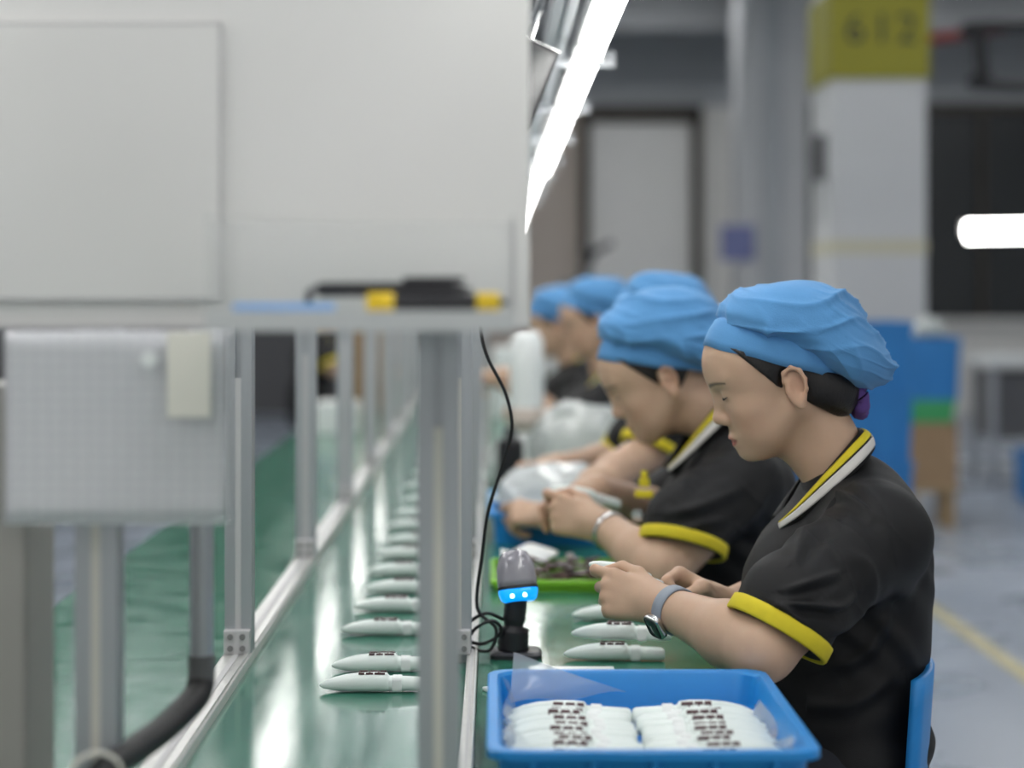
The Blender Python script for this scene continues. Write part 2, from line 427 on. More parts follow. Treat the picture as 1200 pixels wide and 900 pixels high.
FY = [1.88 + 1.04 * k for k in range(9)]
def extrusion(r, x, y, z0, z1, s=.040, axis='z', name='post'):
    """slotted aluminium profile"""
    h = s / 2; g = .0045; dp = .006
    sec = []
    base = [(-h, -h), (-g, -h), (-g, -h + dp), (g, -h + dp), (g, -h), (h, -h)]
    for k in range(4):
        c_, s_ = math.cos(k * PI / 2), math.sin(k * PI / 2)
        for (a, b) in base[:-1]: sec.append((a * c_ - b * s_, a * s_ + b * c_))
    rg = []
    for t in (z0, z1):
        if axis == 'z': rg.append([Vector((x + a, y + b, t)) for a, b in sec])
        elif axis == 'x': rg.append([Vector((t, y + a, x + b)) for a, b in sec])
        else: rg.append([Vector((x + a, t, y + b)) for a, b in sec])
    mb = MB(); mb.rings(rg, cap0=True, cap1=True)
    return mb.build(name, M_ALU, r)
GZ = 1.80
def station_frame(k):
    y = FY[k]
    r = empty('station_frame', ((XL + XM) / 2, y, TZ))
    w2 = (XM - XL) / 2
    for sx in (-1, 1):
        p = extrusion(r, sx * w2, 0, -.03 if sx < 0 else .0, GZ - TZ)
        MB().box(sx * w2 - .0075, sx * w2 + .0075, -.0195, -.0145, .0 if k else .02, .42).build('slot_cover', M_SLOTSTRIP if sx > 0 or k == 0 else M_EDGE, p)
        b = MB()
        b.box(sx * w2 - .019, sx * w2 + .019, -.040, -.020, .0145, .050, .002)
        br = b.build('foot_bracket', M_EDGE, r)
        c = MB()
        for (dx, dz) in ((-.009, .024), (.009, .024), (-.009, .041), (.009, .041)):
            c.cyl((sx * w2 + dx, -.043, dz), (sx * w2 + dx, -.039, dz), .0045, n=10)
        c.build('bracket_screws', M_SLOT, br)
    extrusion(r, GZ - TZ - .02, 0, -w2 + .02, w2 - .02, .036, 'x', 'cross_bar')
    if k > 0:
        extrusion(r, GZ - TZ - .06, .04, w2 + .02, w2 + .30, .03, 'x', 'lamp_arm')
    tag(r, 'slotted aluminium station frame carrying the white board' if k == 0 else '%s aluminium station frame along the conveyor after the one with the white board' % ['', 'first', 'second', 'third', 'fourth', 'fifth', 'sixth', 'seventh', 'eighth'][k], 'frame', 'station frames along the conveyor')
    return r
for k in range(9): station_frame(k)
# longitudinal carrier under the lamp arms
cb = empty('lamp_carrier', (.12, 2.6, 1.76))
extrusion(cb, 0, 0, 0, 12.5, .04, 'y', 'carrier_bar'); extrusion(cb, -.075, -.035, 0, 12.5, .03, 'y', 'carrier_bar')
tag(cb, 'pair of aluminium bars carrying the tube lamps over the line', 'bar')

# tube lamps over the bench
def line_lamp(y0, y1, x=.185, z=1.715, label=''):
    r = empty('tube_lamp', (x, y0, z)); L = y1 - y0
    MB().box(-.028, .028, 0, L, .016, .048, .004).build('lamp_housing', M_WHITE, r)
    MB().loft([(0, t, 0) for t in (.02, L * .5, L - .02)], .0195, 14).build('lamp_tube', M_TUBE, r, True)
    MB().box(-.02, .02, 0, .02, -.02, .03, .004).build('lamp_socket', M_OFFWHITE, r)
    MB().box(-.02, .02, L - .02, L, -.02, .03, .004).build('lamp_socket', M_OFFWHITE, r)
    tag(r, label, 'lamp', 'tube lamps over the line')
y = 1.3
while y < 14:
    line_lamp(y, y + 1.18, .185 if y < 7 else .168, label='long lit white tube lamp hanging over the work bench')
    line_lamp(y, y + 1.18, -.74, label='long lit white tube lamp hanging over the side bench')
    y += 1.2
cb2 = empty('lamp_carrier', (-.74, 1.2, 1.79))
extrusion(cb2, 0, 0, 0, 13.4, .03, 'y', 'carrier_bar')
for q in range(6): MB().cyl((0, .3 + q * 2.4, .01), (0, .3 + q * 2.4, 2.40), .006, n=8).build('hanger', M_STEEL, cb2)
tag(cb2, 'single aluminium bar carrying the tube lamps over the side bench', 'bar')

# ------------------------------------------------------------------ organic surfaces: smooth unions meshed with surface nets
def V3(*a): return np.array(a, dtype=float)
def unit(v): v = np.asarray(v, float); return v / np.linalg.norm(v)

class Frame:
    def __init__(s, o, x, y, z, sc=1.0):
        s.o = np.asarray(o, float); s.R = np.array([unit(x), unit(y), unit(z)]); s.s = sc
    def p(s, q): return s.o + (np.asarray(q, float) * s.s) @ s.R
    def d(s, q): return np.asarray(q, float) @ s.R
    def loc(s, P): return ((P - s.o) @ s.R.T) / s.s

def RC(a, b, ra, rb, k=.01, op='u'):
    a = np.asarray(a, float); b = np.asarray(b, float)
    return dict(t='rc', a=a, b=b, ra=ra, rb=rb, k=k, op=op, c=(a + b) / 2, br=np.linalg.norm(a - b) / 2 + max(ra, rb))
def EL(c, r, R=np.eye(3), k=.01, op='u'):
    return dict(t='el', a=np.asarray(c, float), r=np.asarray(r, float), R=np.asarray(R, float), k=k, op=op, c=np.asarray(c, float), br=max(r))
def fRC(F, a, b, ra, rb, k=.01, op='u'): return RC(F.p(a), F.p(b), ra * F.s, rb * F.s, k * F.s, op)
def fEL(F, c, r, k=.01, op='u', rot=None):
    R = F.R if rot is None else np.asarray(rot) @ F.R
    return EL(F.p(c), np.asarray(r) * F.s, R, k * F.s, op)
def rotm(axis, deg): return np.array(Matrix.Rotation(math.radians(deg), 3, axis))

def pdist(p, P):
    if p['t'] == 'rc':
        ba = p['b'] - p['a']; L2 = ba @ ba
        h = np.clip(((P - p['a']) @ ba) / L2, 0, 1)
        return np.linalg.norm(P - p['a'] - h[:, None] * ba, axis=1) - (p['ra'] + (p['rb'] - p['ra']) * h)
    q = ((P - p['a']) @ p['R'].T)
    k0 = np.linalg.norm(q / p['r'], axis=1); k1 = np.linalg.norm(q / (p['r'] ** 2), axis=1)
    return k0 * (k0 - 1) / np.maximum(k1, 1e-9)

def feval(prims, P):
    d = np.full(len(P), 1e3)
    for p in prims:
        e = pdist(p, P); k = max(p['k'], 1e-6)
        if p['op'] == 'u':
            h = np.maximum(k - np.abs(d - e), 0) / k
            d = np.minimum(d, e) - h * h * k * .25
        else:
            e = -e
            h = np.maximum(k - np.abs(d - e), 0) / k
            d = np.maximum(d, e) + h * h * k * .25
    return d

def nets(prims, h, post=None, B=16):
    us = [p for p in prims if p['op'] == 'u']
    lo = np.min([p['c'] - p['br'] for p in us], axis=0) - 2 * h
    hi = np.max([p['c'] + p['br'] for p in us], axis=0) + 2 * h
    S = B * h; nb = np.ceil((hi - lo) / S).astype(int)
    I = np.stack(np.meshgrid(*[np.arange(n) for n in nb], indexing='ij'), -1).reshape(-1, 3)
    C = lo + (I + .5) * S
    dc = feval(prims, C)
    if post is not None: dc = post(C, dc)
    act = I[np.abs(dc) < S * 1.5]
    ar = np.arange(B + 1)
    G = np.stack(np.meshgrid(ar, ar, ar, indexing='ij'), -1)
    Gf = G.reshape(-1, 3)
    cen = np.array([p['c'] for p in prims]); rad = np.array([p['br'] + p['k'] for p in prims])
    VK = []; VP = []; FQ = []
    corner = [(i, j, k) for i in (0, 1) for j in (0, 1) for k in (0, 1)]
    edges = [(a, b) for a in range(8) for b in range(a + 1, 8) if sum(x != y for x, y in zip(corner[a], corner[b])) == 1]
    key = lambda A: ((A[:, 0] + 2) * 4096 + (A[:, 1] + 2)) * 4096 + (A[:, 2] + 2)
    for b in act:
        bc = lo + (b + .5) * S
        near = np.linalg.norm(cen - bc, axis=1) - rad < S * .9 + .02
        if not near.any(): continue
        P = lo + (b * B + Gf) * h
        d = feval([p for p, n in zip(prims, near) if n], P)
        if post is not None: d = post(P, d)
        D = d.reshape(B + 1, B + 1, B + 1)
        if (D > 0).all() or (D < 0).all(): continue
        N = D < 0
        cs = [D[i:B + i, j:B + j, k:B + k] for i, j, k in corner]
        cnt = sum((c < 0).astype(int) for c in cs)
        ci = np.argwhere((cnt > 0) & (cnt < 8))
        vals = [c[ci[:, 0], ci[:, 1], ci[:, 2]] for c in cs]
        acc = np.zeros((len(ci), 3)); num = np.zeros(len(ci))
        for a, e in edges:
            va, ve = vals[a], vals[e]; m = (va < 0) != (ve < 0)
            t = np.where(m, va / np.where(m, va - ve, 1), 0)
            q = np.array(corner[a], float) + t[:, None] * (np.array(corner[e], float) - np.array(corner[a], float))
            acc += q * m[:, None]; num += m
        gi = b * B + ci
        VK.append(key(gi)); VP.append(lo + (gi + acc / num[:, None]) * h)
        for ax in range(3):
            s0 = N[:B, :B, :B]
            sl = [slice(0, B)] * 3; sl[ax] = slice(1, B + 1)
            s1 = N[tuple(sl)]
            e = np.argwhere(s0 != s1)
            if not len(e): continue
            flip = s0[e[:, 0], e[:, 1], e[:, 2]]
            g = b * B + e
            u = np.zeros(3, int); u[(ax + 1) % 3] = 1; v = np.zeros(3, int); v[(ax + 2) % 3] = 1
            q = np.stack([key(g - u - v), key(g - v), key(g), key(g - u)], 1)
            q = np.where(flip[:, None], q, q[:, ::-1])
            FQ.append(q)
    VK = np.concatenate(VK); VP = np.concatenate(VP); FQ = np.concatenate(FQ)
    order = np.argsort(VK); VK = VK[order]; VP = VP[order]
    idx = np.clip(np.searchsorted(VK, FQ), 0, len(VK) - 1)
    ok = (VK[idx] == FQ).all(1)
    return VP, idx[ok]

def smooth_v(V, F, it=2, lam=.5):
    for _ in range(it):
        acc = np.zeros_like(V); n = np.zeros(len(V))
        for a in range(4):
            b = (a + 1) % 4
            np.add.at(acc, F[:, a], V[F[:, b]]); np.add.at(acc, F[:, b], V[F[:, a]])
            np.add.at(n, F[:, a], 1); np.add.at(n, F[:, b], 1)
        V = V + lam * (acc / np.maximum(n, 1)[:, None] - V)
    return V

def vnormals(V, F):
    fn = np.cross(V[F[:, 2]] - V[F[:, 0]], V[F[:, 3]] - V[F[:, 1]])
    N = np.zeros_like(V)
    for a in range(4): np.add.at(N, F[:, a], fn)
    return N / np.maximum(np.linalg.norm(N, axis=1), 1e-12)[:, None]

def quadmesh(name, V, F, m, parent=None, base=None, cols=None):
    if base is not None: V = V - np.asarray(base)
    me = bpy.data.meshes.new(name)
    me.vertices.add(len(V)); me.vertices.foreach_set('co', V.astype(np.float32).ravel())
    me.loops.add(len(F) * 4); me.loops.foreach_set('vertex_index', F.astype(np.int32).ravel())
    me.polygons.add(len(F)); me.polygons.foreach_set('loop_start', np.arange(0, len(F) * 4, 4, dtype=np.int32))
    me.polygons.foreach_set('use_smooth', np.ones(len(F), bool))
    me.update(calc_edges=True)
    if cols is not None:
        a = me.color_attributes.new('Col', 'FLOAT_COLOR', 'POINT')
        a.data.foreach_set('color', np.c_[cols, np.ones(len(cols))].astype(np.float32).ravel())
    return link(name, me, m, parent)

def wav(P, seed, f, n=5):
    """smooth pseudo noise in about [-1,1]"""
    r = np.random.default_rng(seed); s = np.zeros(len(P))
    for i in range(n):
        dirn = unit(r.normal(size=3)); s += np.sin(P @ dirn * f * (0.6 + .8 * r.random()) * 2 * PI + r.random() * 6.28 + 1.3 * np.sin(P @ unit(r.normal(size=3)) * f * 3 + r.random() * 6))
    return s / n * 1.4

def smin_(a, b, k):
    h = np.maximum(k - np.abs(a - b), 0) / k
    return np.minimum(a, b) - h * h * k * .25

# ------------------------------------------------------------------ people
def head_prims(F, man=False):
    j = .004 if man else 0.0
    L = [fEL(F, (0, 0, .045), (.094, .074, .084), k=.01),
         fEL(F, (.043, 0, .05), (.050, .060, .055), k=.03),
         fEL(F, (.040, 0, -.012), (.047, .057, .056), k=.03),
         fEL(F, (.078, 0, -.070), (.016, .019 + j, .015), k=.022),
         fEL(F, (.074, 0, -.042), (.022, .030, .026), k=.022),
         fEL(F, (.030, 0, -.055), (.045, .040, .025), k=.02)]
    for s in (1, -1):
        L += [fEL(F, (.056, .035 * s, -.012), (.027, .023, .022), k=.02),
              fEL(F, (.052, .034 * s, -.042), (.028, .020, .026), k=.02),
              fRC(F, (.002, (.052 + j) * s, -.030), (.062, .020 * s, -.070), .018, .014 + j, k=.024),
              fRC(F, (.085, .014 * s, .043), (.074, .045 * s, .044), .006, .006, k=.014)]
    # sockets, lids
    for s in (1, -1):
        L.append(fEL(F, (.101, .031 * s, .022), (.016, .017, .010), k=.010, op='s'))
        L.append(fEL(F, (.0770, .031 * s, .021), (.0125, .0145, .0120), k=.004))
    # nose
    L += [fRC(F, (.0855, 0, .034), (.1010, 0, -.006), .0055, .0080, k=.014),
          fEL(F, (.1035, 0, -.0100), (.0085, .0092, .0088), k=.007)]
    for s in (1, -1): L.append(fEL(F, (.0945, .0108 * s, -.0150), (.0092, .0064, .0075), k=.007))
    for s in (1, -1): L.append(fEL(F, (.0985, .0055 * s, -.0245), (.0045, .0026, .0025), k=.003, op='s'))
    # lips
    L += [fEL(F, (.0915, 0, -.0415), (.0100, .0190, .0050), k=.005),
          fEL(F, (.0895, 0, -.0525), (.0095, .0170, .0058), k=.005),
          fEL(F, (.099, 0, -.0310), (.004, .004, .008), k=.005, op='s')]
    L.append(fRC(F, (.0985, -.002, -.0470), (.0985, .002, -.0470), .0015, .0015, k=.004, op='s'))
    for s in (1, -1): L.append(fRC(F, (.0985, .002 * s, -.0470), (.082, .022 * s, -.0485), .0014, .0012, k=.0035, op='s'))
    # ears
    for s in (1, -1):
        R = rotm('Y', 12) @ rotm('Z', -18 * s)
        L.append(fEL(F, (-.008, .077 * s, -.002), (.0165, .0065, .0285), k=.006, rot=R))
        rim = [(.006, .0785, .012), (.002, .082, .024), (-.010, .0855, .028), (-.020, .088, .020), (-.0225, .088, .006), (-.019, .0865, -.008), (-.012, .083, -.020), (-.005, .080, -.027)]
        for a, b in zip(rim[:-1], rim[1:]):
            L.append(fRC(F, (a[0], a[1] * s, a[2]), (b[0], b[1] * s, b[2]), .0032, .0032, k=.003))
        L.append(fEL(F, (-.006, .0805 * s, -.026), (.0075, .0045, .008), k=.004))
        L.append(fEL(F, (-.007, .088 * s, -.001), (.0080, .0070, .013), k=.005, op='s'))
        L.append(fEL(F, (.005, .0795 * s, -.004), (.004, .004, .006), k=.004))
    return L

FING = [((.086, .026, 0), (.040, .024, .020), .0085), ((.090, .007, .002), (.044, .028, .021), .0088),
        ((.086, -.012, .001), (.040, .026, .020), .0083), ((.078, -.030, -.002), (.031, .019, .018), .0072)]
def hand_prims(F, curls, thumb, spread=(6, 1, -4, -9)):
    """F.x to the fingers, F.y to the thumb side, F.z back of the hand. thumb: three points after the base"""
    L = [fRC(F, (-.01, 0, 0), (.02, 0, 0), .027, .026, k=.015)]
    L[0]['flat'] = 1
    for (m, ln, r), cu, sp in zip(FING, curls, spread):
        L.append(fRC(F, (.008, m[1] * .55, -.002), (m[0] - .006, m[1], m[2] - .003), .0145, .0115, k=.014))
        p = np.array(m, float); ang = 0; a = math.radians(sp)
        for l, c, i in zip(ln, cu, range(3)):
            ang += math.radians(c)
            dv = V3(math.cos(ang) * math.cos(a), math.cos(ang) * math.sin(a), -math.sin(ang))
            q = p + dv * l
            L.append(fRC(F, p, q, r * (1.06 - .10 * i), r * (.98 - .10 * i), k=.004 if i else .007)); p = q
    t = [np.array(q, float) for q in ((.018, .020, -.010),) + tuple(thumb)]
    for a, b, ra, rb, k in zip(t[:-1], t[1:], (.0155, .0115, .0100), (.0120, .0100, .0078), (.014, .006, .004)):
        L.append(fRC(F, a, b, ra, rb, k=k))
    return L

SKIN0 = V3(.60, .405, .285)
def skin_cols(V, HF, hands, tone=1.0, lips=(.46, .17, .14)):
    n = len(V); c = np.tile(SKIN0 * tone, (n, 1))
    q = HF.loc(V)
    def mix(mask, col):
        nonlocal c
        m = np.clip(mask, 0, 1)[:, None]; c = c * (1 - m) + np.asarray(col) * m
    head = (np.linalg.norm(q, axis=1) < .2)
    blob = lambda ctr, r: np.exp(-(((q - np.asarray(ctr)) / np.asarray(r)) ** 2).sum(1)) * head
    for s in (1, -1): mix(.35 * blob((.07, .04 * s, -.025), (.03, .025, .022)), SKIN0 * V3(1.0, .78, .74) * tone)
    mix(.35 * blob((.107, 0, -.013), (.012, .014, .012)), SKIN0 * V3(1.0, .78, .74) * tone)
    for s in (1, -1): mix(.4 * blob((-.01, .085 * s, 0), (.025, .012, .03)), SKIN0 * V3(1.02, .74, .68) * tone)
    # lips
    e1 = ((q[:, 1] / .0200) ** 2 + ((q[:, 2] + .0470) / .0088) ** 2)
    mix(np.clip((1 - e1) * 3, 0, .85) * (q[:, 0] > .082) * head, lips)
    mix(np.clip(1 - np.abs(q[:, 2] + .0470) / .0016, 0, .8) * (np.abs(q[:, 1]) < .021) * (q[:, 0] > .08) * head, (.16, .05, .045))
    # eyebrows (hair on the skin)
    for s in (1, -1):
        t = (q[:, 1] * s - .012) / .040
        zc = .0395 + .010 * t - .011 * t * t
        wd = .0034 * (1 - .5 * np.clip(t, 0, 1))
        mix(np.clip(1.3 - np.abs(q[:, 2] - zc) / wd, 0, .8) * (t > 0) * (t < 1) * (q[:, 0] > .05) * head, (.055, .04, .032))
    for F in hands:
        q2 = F.loc(V); hm = (np.linalg.norm(q2 - V3(.09, 0, 0), axis=1) < .12)
        mix(.30 * hm * np.clip((q2[:, 0] - .06) / .08, 0, 1), SKIN0 * V3(1.0, .74, .68) * tone)
    return c

def make_person(spec):
    S = spec; h = S['h']; base = np.asarray(S['base'], float)
    HF = S['head']; man = S.get('man', False); hs = S.get('hs', 1.0)
    sh, el, wr = S['sh'], S['el'], S['wr']
    nb = np.asarray(S['neck'], float)
    P = head_prims(HF, man)
    P.append(RC(HF.p((-.020, 0, -.035)), nb + V3(0, 0, 0), .050 * HF.s, S.get('nr', .050), .022))
    P.append(RC(HF.p((.022, 0, -.062)), nb + (HF.d((.03, 0, 0)) * .6), .026 * HF.s, .03, .03))
    for e in S['torso']: P.append(EL(e[0], np.asarray(e[1]) - .018, k=.05))
    arms = {}
    for s in ('l', 'r'):
        a, b, c = [np.asarray(q[s], float) for q in (sh, el, wr)]
        ar = S.get('ar', 1.0)
        P.append(RC(nb + V3(.02, 0, -.06), a, .036, .044, .03))
        P.append(RC(a, b, .050 * ar, .041 * ar, .02))
        P.append(RC(b, b + (c - b) * .33, .041 * ar, .0425 * ar, .02))
        P.append(RC(b + (c - b) * .33, c, .0415 * ar, .0275 * ar, .018))
        P += hand_prims(S['hand'][s][0], *S['hand'][s][1:])
    low = S['cut']
    V, F = nets(P, h, post=lambda Q, d: np.maximum(d, low - Q[:, 2]))
    V = smooth_v(V, F, 1, .4)
    cols = skin_cols(V, HF, [S['hand'][s][0] for s in 'lr'], S.get('tone', 1.0), S.get('lips', (.46, .17, .14)))
    body = quadmesh('person', V, F, M_SKIN, None, base, cols)
    body.location = base
    # lashes: a thin dark line along the lowered lids
    for s in (1, -1):
        pts = []
        for i in range(9):
            t = i / 8; y = .031 + (t - .5) * .025
            xx = .0770 + .0128 * math.sqrt(max(0, 1 - ((y - .031) / .0155) ** 2)) - .0004
            zz = .0205 - .0035 * math.sin(PI * t) - .0018 * t
            pts.append(HF.p((xx + .0006, y * s, zz)))
        m = MB(); m.loft([Vector(p) for p in pts], [.0005 * HF.s + .0009 * HF.s * math.sin(PI * i / 8) for i in range(9)], 6)
        m.build('eyelashes', M_LASH, body, True, base)
    # shirt
    TS = [EL(e[0], e[1], k=.06) for e in S['torso']]
    TS.append(RC(nb + S.get('nbs', V3(0, 0, -.03)), sh['l'], .046, .060, .05)); TS.append(RC(nb + S.get('nbs', V3(0, 0, -.03)), sh['r'], .046, .060, .05))
    hem = {}; sr = S.get('sr', .064)
    for s in ('l', 'r'):
        a = np.asarray(sh[s], float); b = np.asarray(el[s], float); ax = unit(b - a)
        hc = a + ax * S['hem'][s]
        ax = unit(S['hemax'][s]) if 'hemax' in S else ax
        hem[s] = (hc, ax)
        TS.append(RC(a, hc - ax * .045, S.get('shr', .067), sr, .045)); TS.append(RC(hc - ax * .045, hc + ax * .06, sr, sr, .015))
    cav = []
    for s in ('l', 'r'):
        hc, ax = hem[s]
        cav.append(RC(hc + ax * .035, hc + ax * .14, sr - .005, sr - .004, .004, 's'))
    fw = unit(HF.R[0] * V3(1, 1, 0))
    wsd = S.get('seed', 3)
    def cut(Q, d):
        d = np.maximum(d, S['shirt_low'] - Q[:, 2])
        for s in ('l', 'r'):
            hc, ax = hem[s]
            q = (Q - hc) @ ax; rr = np.linalg.norm((Q - hc) - q[:, None] * ax, axis=1)
            d = np.where((rr < sr + .03) & (q > -.02) & (q < .14), np.maximum(d, q), d)
        nd = np.linalg.norm(Q - (nb + V3(0, 0, .03)), axis=1) - .03
        return d
    V, F = nets(TS + cav, h * 1.15, post=cut)
    V = smooth_v(V, F, 3, .5)
    N = vnormals(V, F)
    # folds: soft undulation everywhere, drawn ridges at the shoulder, sleeve and waist
    dsp = .0022 * wav(V, wsd, 5) + .0010 * wav(V, wsd + 1, 14)
    for s in ('l', 'r'):
        a = np.asarray(sh[s], float); hc, ax = hem[s]
        mid = a * .55 + hc * .45
        wgt = np.exp(-(np.linalg.norm(V - mid, axis=1) / .085) ** 2)
        side = unit(np.cross(ax, V3(0, 1, 0)))
        tt = (V - mid) @ unit(ax - .45 * side)
        warp = tt * 2 * PI / .052 + 1.6 * wav(V, wsd + 5, 6) + ((V - mid) @ side) * 9
        dsp += .0060 * wgt * np.clip(.5 + .9 * wav(V, wsd + 21, 7), 0, 1.2) * ((1 - np.abs(np.sin(warp / 2))) ** 4 - .2)
        # armpit seam folds
        arm = a + V3(0, .05 if s == 'l' else -.05, -.10)
        w2 = np.exp(-(np.linalg.norm(V - arm, axis=1) / .08) ** 2)
        dsp += .005 * w2 * np.sin((V @ unit(V3(.7, .1, .7))) * 2 * PI / .045 + 2 * wav(V, wsd + 9, 5))
    lowz = np.exp(-((V[:, 2] - (S['shirt_low'] + .10)) / .12) ** 2)
    dsp += .005 * lowz * np.sin(V[:, 2] * 2 * PI / .075 + 2.2 * wav(V, wsd + 4, 4))
    hold = np.ones(len(V))
    for s in ('l', 'r'):
        hc, ax = hem[s]; hold *= 1 - .85 * np.exp(-(np.linalg.norm(V - hc, axis=1) / .07) ** 4 * .6)
    dsp = dsp * hold
    for ctrl, amp_, wd_ in S.get('folds', ()):
        L = np.array([(q[0], q[2]) for q in spline([(x, 0, z) for x, z in ctrl], 24)])
        q2 = V[:, [0, 2]]
        dd = np.full(len(V), 9.0); sg = np.zeros(len(V)); tt = np.zeros(len(V))
        for i in range(len(L) - 1):
            a_, b_ = L[i], L[i + 1]; ab = b_ - a_; t = np.clip(((q2 - a_) @ ab) / (ab @ ab), 0, 1)
            r_ = q2 - a_ - t[:, None] * ab; e = np.linalg.norm(r_, axis=1); m_ = e < dd
            dd = np.where(m_, e, dd); sg = np.where(m_, np.sign(ab[0] * r_[:, 1] - ab[1] * r_[:, 0]), sg); tt = np.where(m_, (i + t) / (len(L) - 1), tt)
        fall = np.sin(PI * np.clip(tt * .9 + .05, 0, 1)) ** .7 * (V[:, 1] < S['fold_y'])
        dsp = dsp + fall * amp_ * (np.exp(-(dd / wd_) ** 2) - .55 * np.exp(-((dd - 2.0 * wd_) / (1.3 * wd_)) ** 2) * (sg < 0))
    V = V + N * dsp[:, None]
    shirt = quadmesh('polo_shirt', V, F, M_SHIRT, body, base)
    # yellow cuffs
    for s in ('l', 'r'):
        hc, ax = hem[s]; u = unit(np.cross(ax, V3(.3, .2, 1))); v = np.cross(ax, u)
        cw = S.get('cuffw', .021)
        a = np.asarray(sh[s], float); Ltot = S['hem'][s] + .06
        rad = lambda t: sr
        rings = []
        prof = [(-cw, .0025), (-cw + .0015, .0056), (-cw * .5, .0060), (-.001, .0060), (.0015, .0045), (.0015, .0005), (-.004, -.003), (-cw, -.004)]
        for t, o_ in prof:
            rings.append([Vector(hc + ax * t + (u * math.cos(q) + v * math.sin(q)) * (rad(t) + o_ + .0008 * math.sin(3 * q))) for q in np.linspace(0, 2 * PI, 49)[:-1]])
        m = MB(); m.rings(rings, closed=True)
        tagp = m.build('sleeve_cuff', M_CUFF, shirt, True, base)
        tagp['label'] = 'bright yellow knit sleeve cuff'
    # collar
    B0 = np.asarray(S['collar'], float); cs = S.get('cs', 1.0)
    fwd = unit(np.asarray(S['fwd'], float)); lft = np.cross(V3(0, 0, 1), fwd); up = V3(0, 0, 1)
    tilt = S.get('ctilt', 0.0)
    inn = [(0, 0, 0), (.006, .036, -.004), (.030, .061, -.026), (.064, .063, -.064), (.094, .050, -.104), (.112, .030, -.130)]
    out = [(-.018, 0, -.022), (-.012, .046, -.026), (.012, .082, -.047), (.054, .088, -.084), (.092, .072, -.119), (.118, .046, -.142)]
    def cpt(c):
        f, l, u_ = c; ct, st = math.cos(tilt), math.sin(tilt)
        f, u_ = f * ct - u_ * st, f * st + u_ * ct
        return Vector(B0 + (fwd * f + lft * l + up * u_) * cs)
    def ribbon(t0, t1, lift, name, m, par, thick):
        g = []
        for sgn in (1, -1):
            A = spline([cpt((c[0], c[1] * sgn, c[2])) for c in inn], 28); Bq = spline([cpt((c[0], c[1] * sgn, c[2])) for c in out], 28)
            g.append((A, Bq))
        rows = []
        L = list(range(27 if t0 < 0 else 15, 0, -1)); full = [(1, i) for i in L] + [(0, i) for i in range(28)]
        for t in np.linspace(t0, t1, 5):
            row = []
            for side, i in full:
                a, b = g[side][0][i], g[side][1][i]
                p = a.lerp(b, float(t))
                sgn = 1 if side == 0 else -1
                nrm = (b - a).cross((g[side][0][min(i + 1, 27)] - g[side][0][max(i - 1, 0)])) * sgn
                nrm = nrm.normalized() if nrm.length > 1e-9 else Vector((0, 0, 1))
                if nrm.dot(Vector(p) - Vector(B0 + fwd * .03 * cs + up * -.04)) < 0: nrm = -nrm
                row.append(p + nrm * (lift + .006 * math.sin(PI * float(t))))
            rows.append(row)
        mb = MB(); mb.grid(rows)
        o = mb.build(name, m, par, True, base)
        solid(o, thick, 0)
        return o
    col = ribbon(-.06, 1.0, 0, 'collar', M_SHIRT, body, .004)
    y_ = ribbon(.10, .46, .0028, 'collar_stripe', M_CUFF, col, .0016); y_['label'] = 'yellow stripe of the collar'
    w_ = ribbon(.56, .92, .0028, 'collar_stripe', M_KNITW, col, .0016); w_['label'] = 'white stripe of the collar'
    # collar stand that closes against the neck
    stand = []
    for lv, off in ((0, 0.0), (1, -.012)):
        ring = []
        for sgn, L in ((-1, range(27, 0, -1)), (1, range(28))):
            A = spline([cpt((c[0], c[1] * sgn, c[2])) for c in inn], 28)
            ring += [A[i] + Vector((0, 0, -.03 * lv)) + Vector(fwd) * (.0 * lv) for i in L]
        stand.append(ring)
    mb = MB(); mb.grid(stand); solid(mb.build('collar_stand', M_SHIRT, col, True, base), .003)
    # cap
    make_cap(S, body, base, HF)
    # hair
    HP = head_prims(HF, man)[:3]
    for p_ in HP: p_['r'] = p_['r'] + .0035 * HF.s; p_['br'] += .004
    HP.append(fEL(HF, (-.045, 0, -.008), (.050, .060, .058), k=.03))
    if not man: HP.append(fEL(HF, (-.046, 0, -.020), (.050, .061, .050), k=.03))
    if S.get('bun'): HP.append(fEL(HF, (-.066, 0, -.034), (.036, .046, .034), k=.03))
    HP.append(fEL(HF, (-.004, .082, -.010), (.024, .02, .038), k=.006, op='s'))
    HP.append(fEL(HF, (-.004, -.082, -.010), (.024, .02, .038), k=.006, op='s'))
    def hcut(Q, d):
        q = HF.loc(Q)
        line = .0135 + (q[:, 2] - .0056) * np.where(q[:, 2] > .0056, .56, .9)
        d = np.maximum(d, ((q - np.array(S['cap']['band_c'])) @ np.array(S['cap']['band_up']) - .006) * HF.s)
        side = np.where(np.abs(q[:, 1]) > .03, q[:, 0] - line, q[:, 0] - .04)
        d = np.maximum(d, side * HF.s * .8)
        d = np.maximum(d, (-.012 - .75 * (q[:, 0] + .02) - q[:, 2] - (0.012 if man else .10)) * HF.s * .8)
        return d
    V, F = nets(HP, max(h, .0025), post=hcut)
    V = smooth_v(V, F, 2, .5)
    hair = quadmesh('hair', V, F, M_HAIR, body, base)
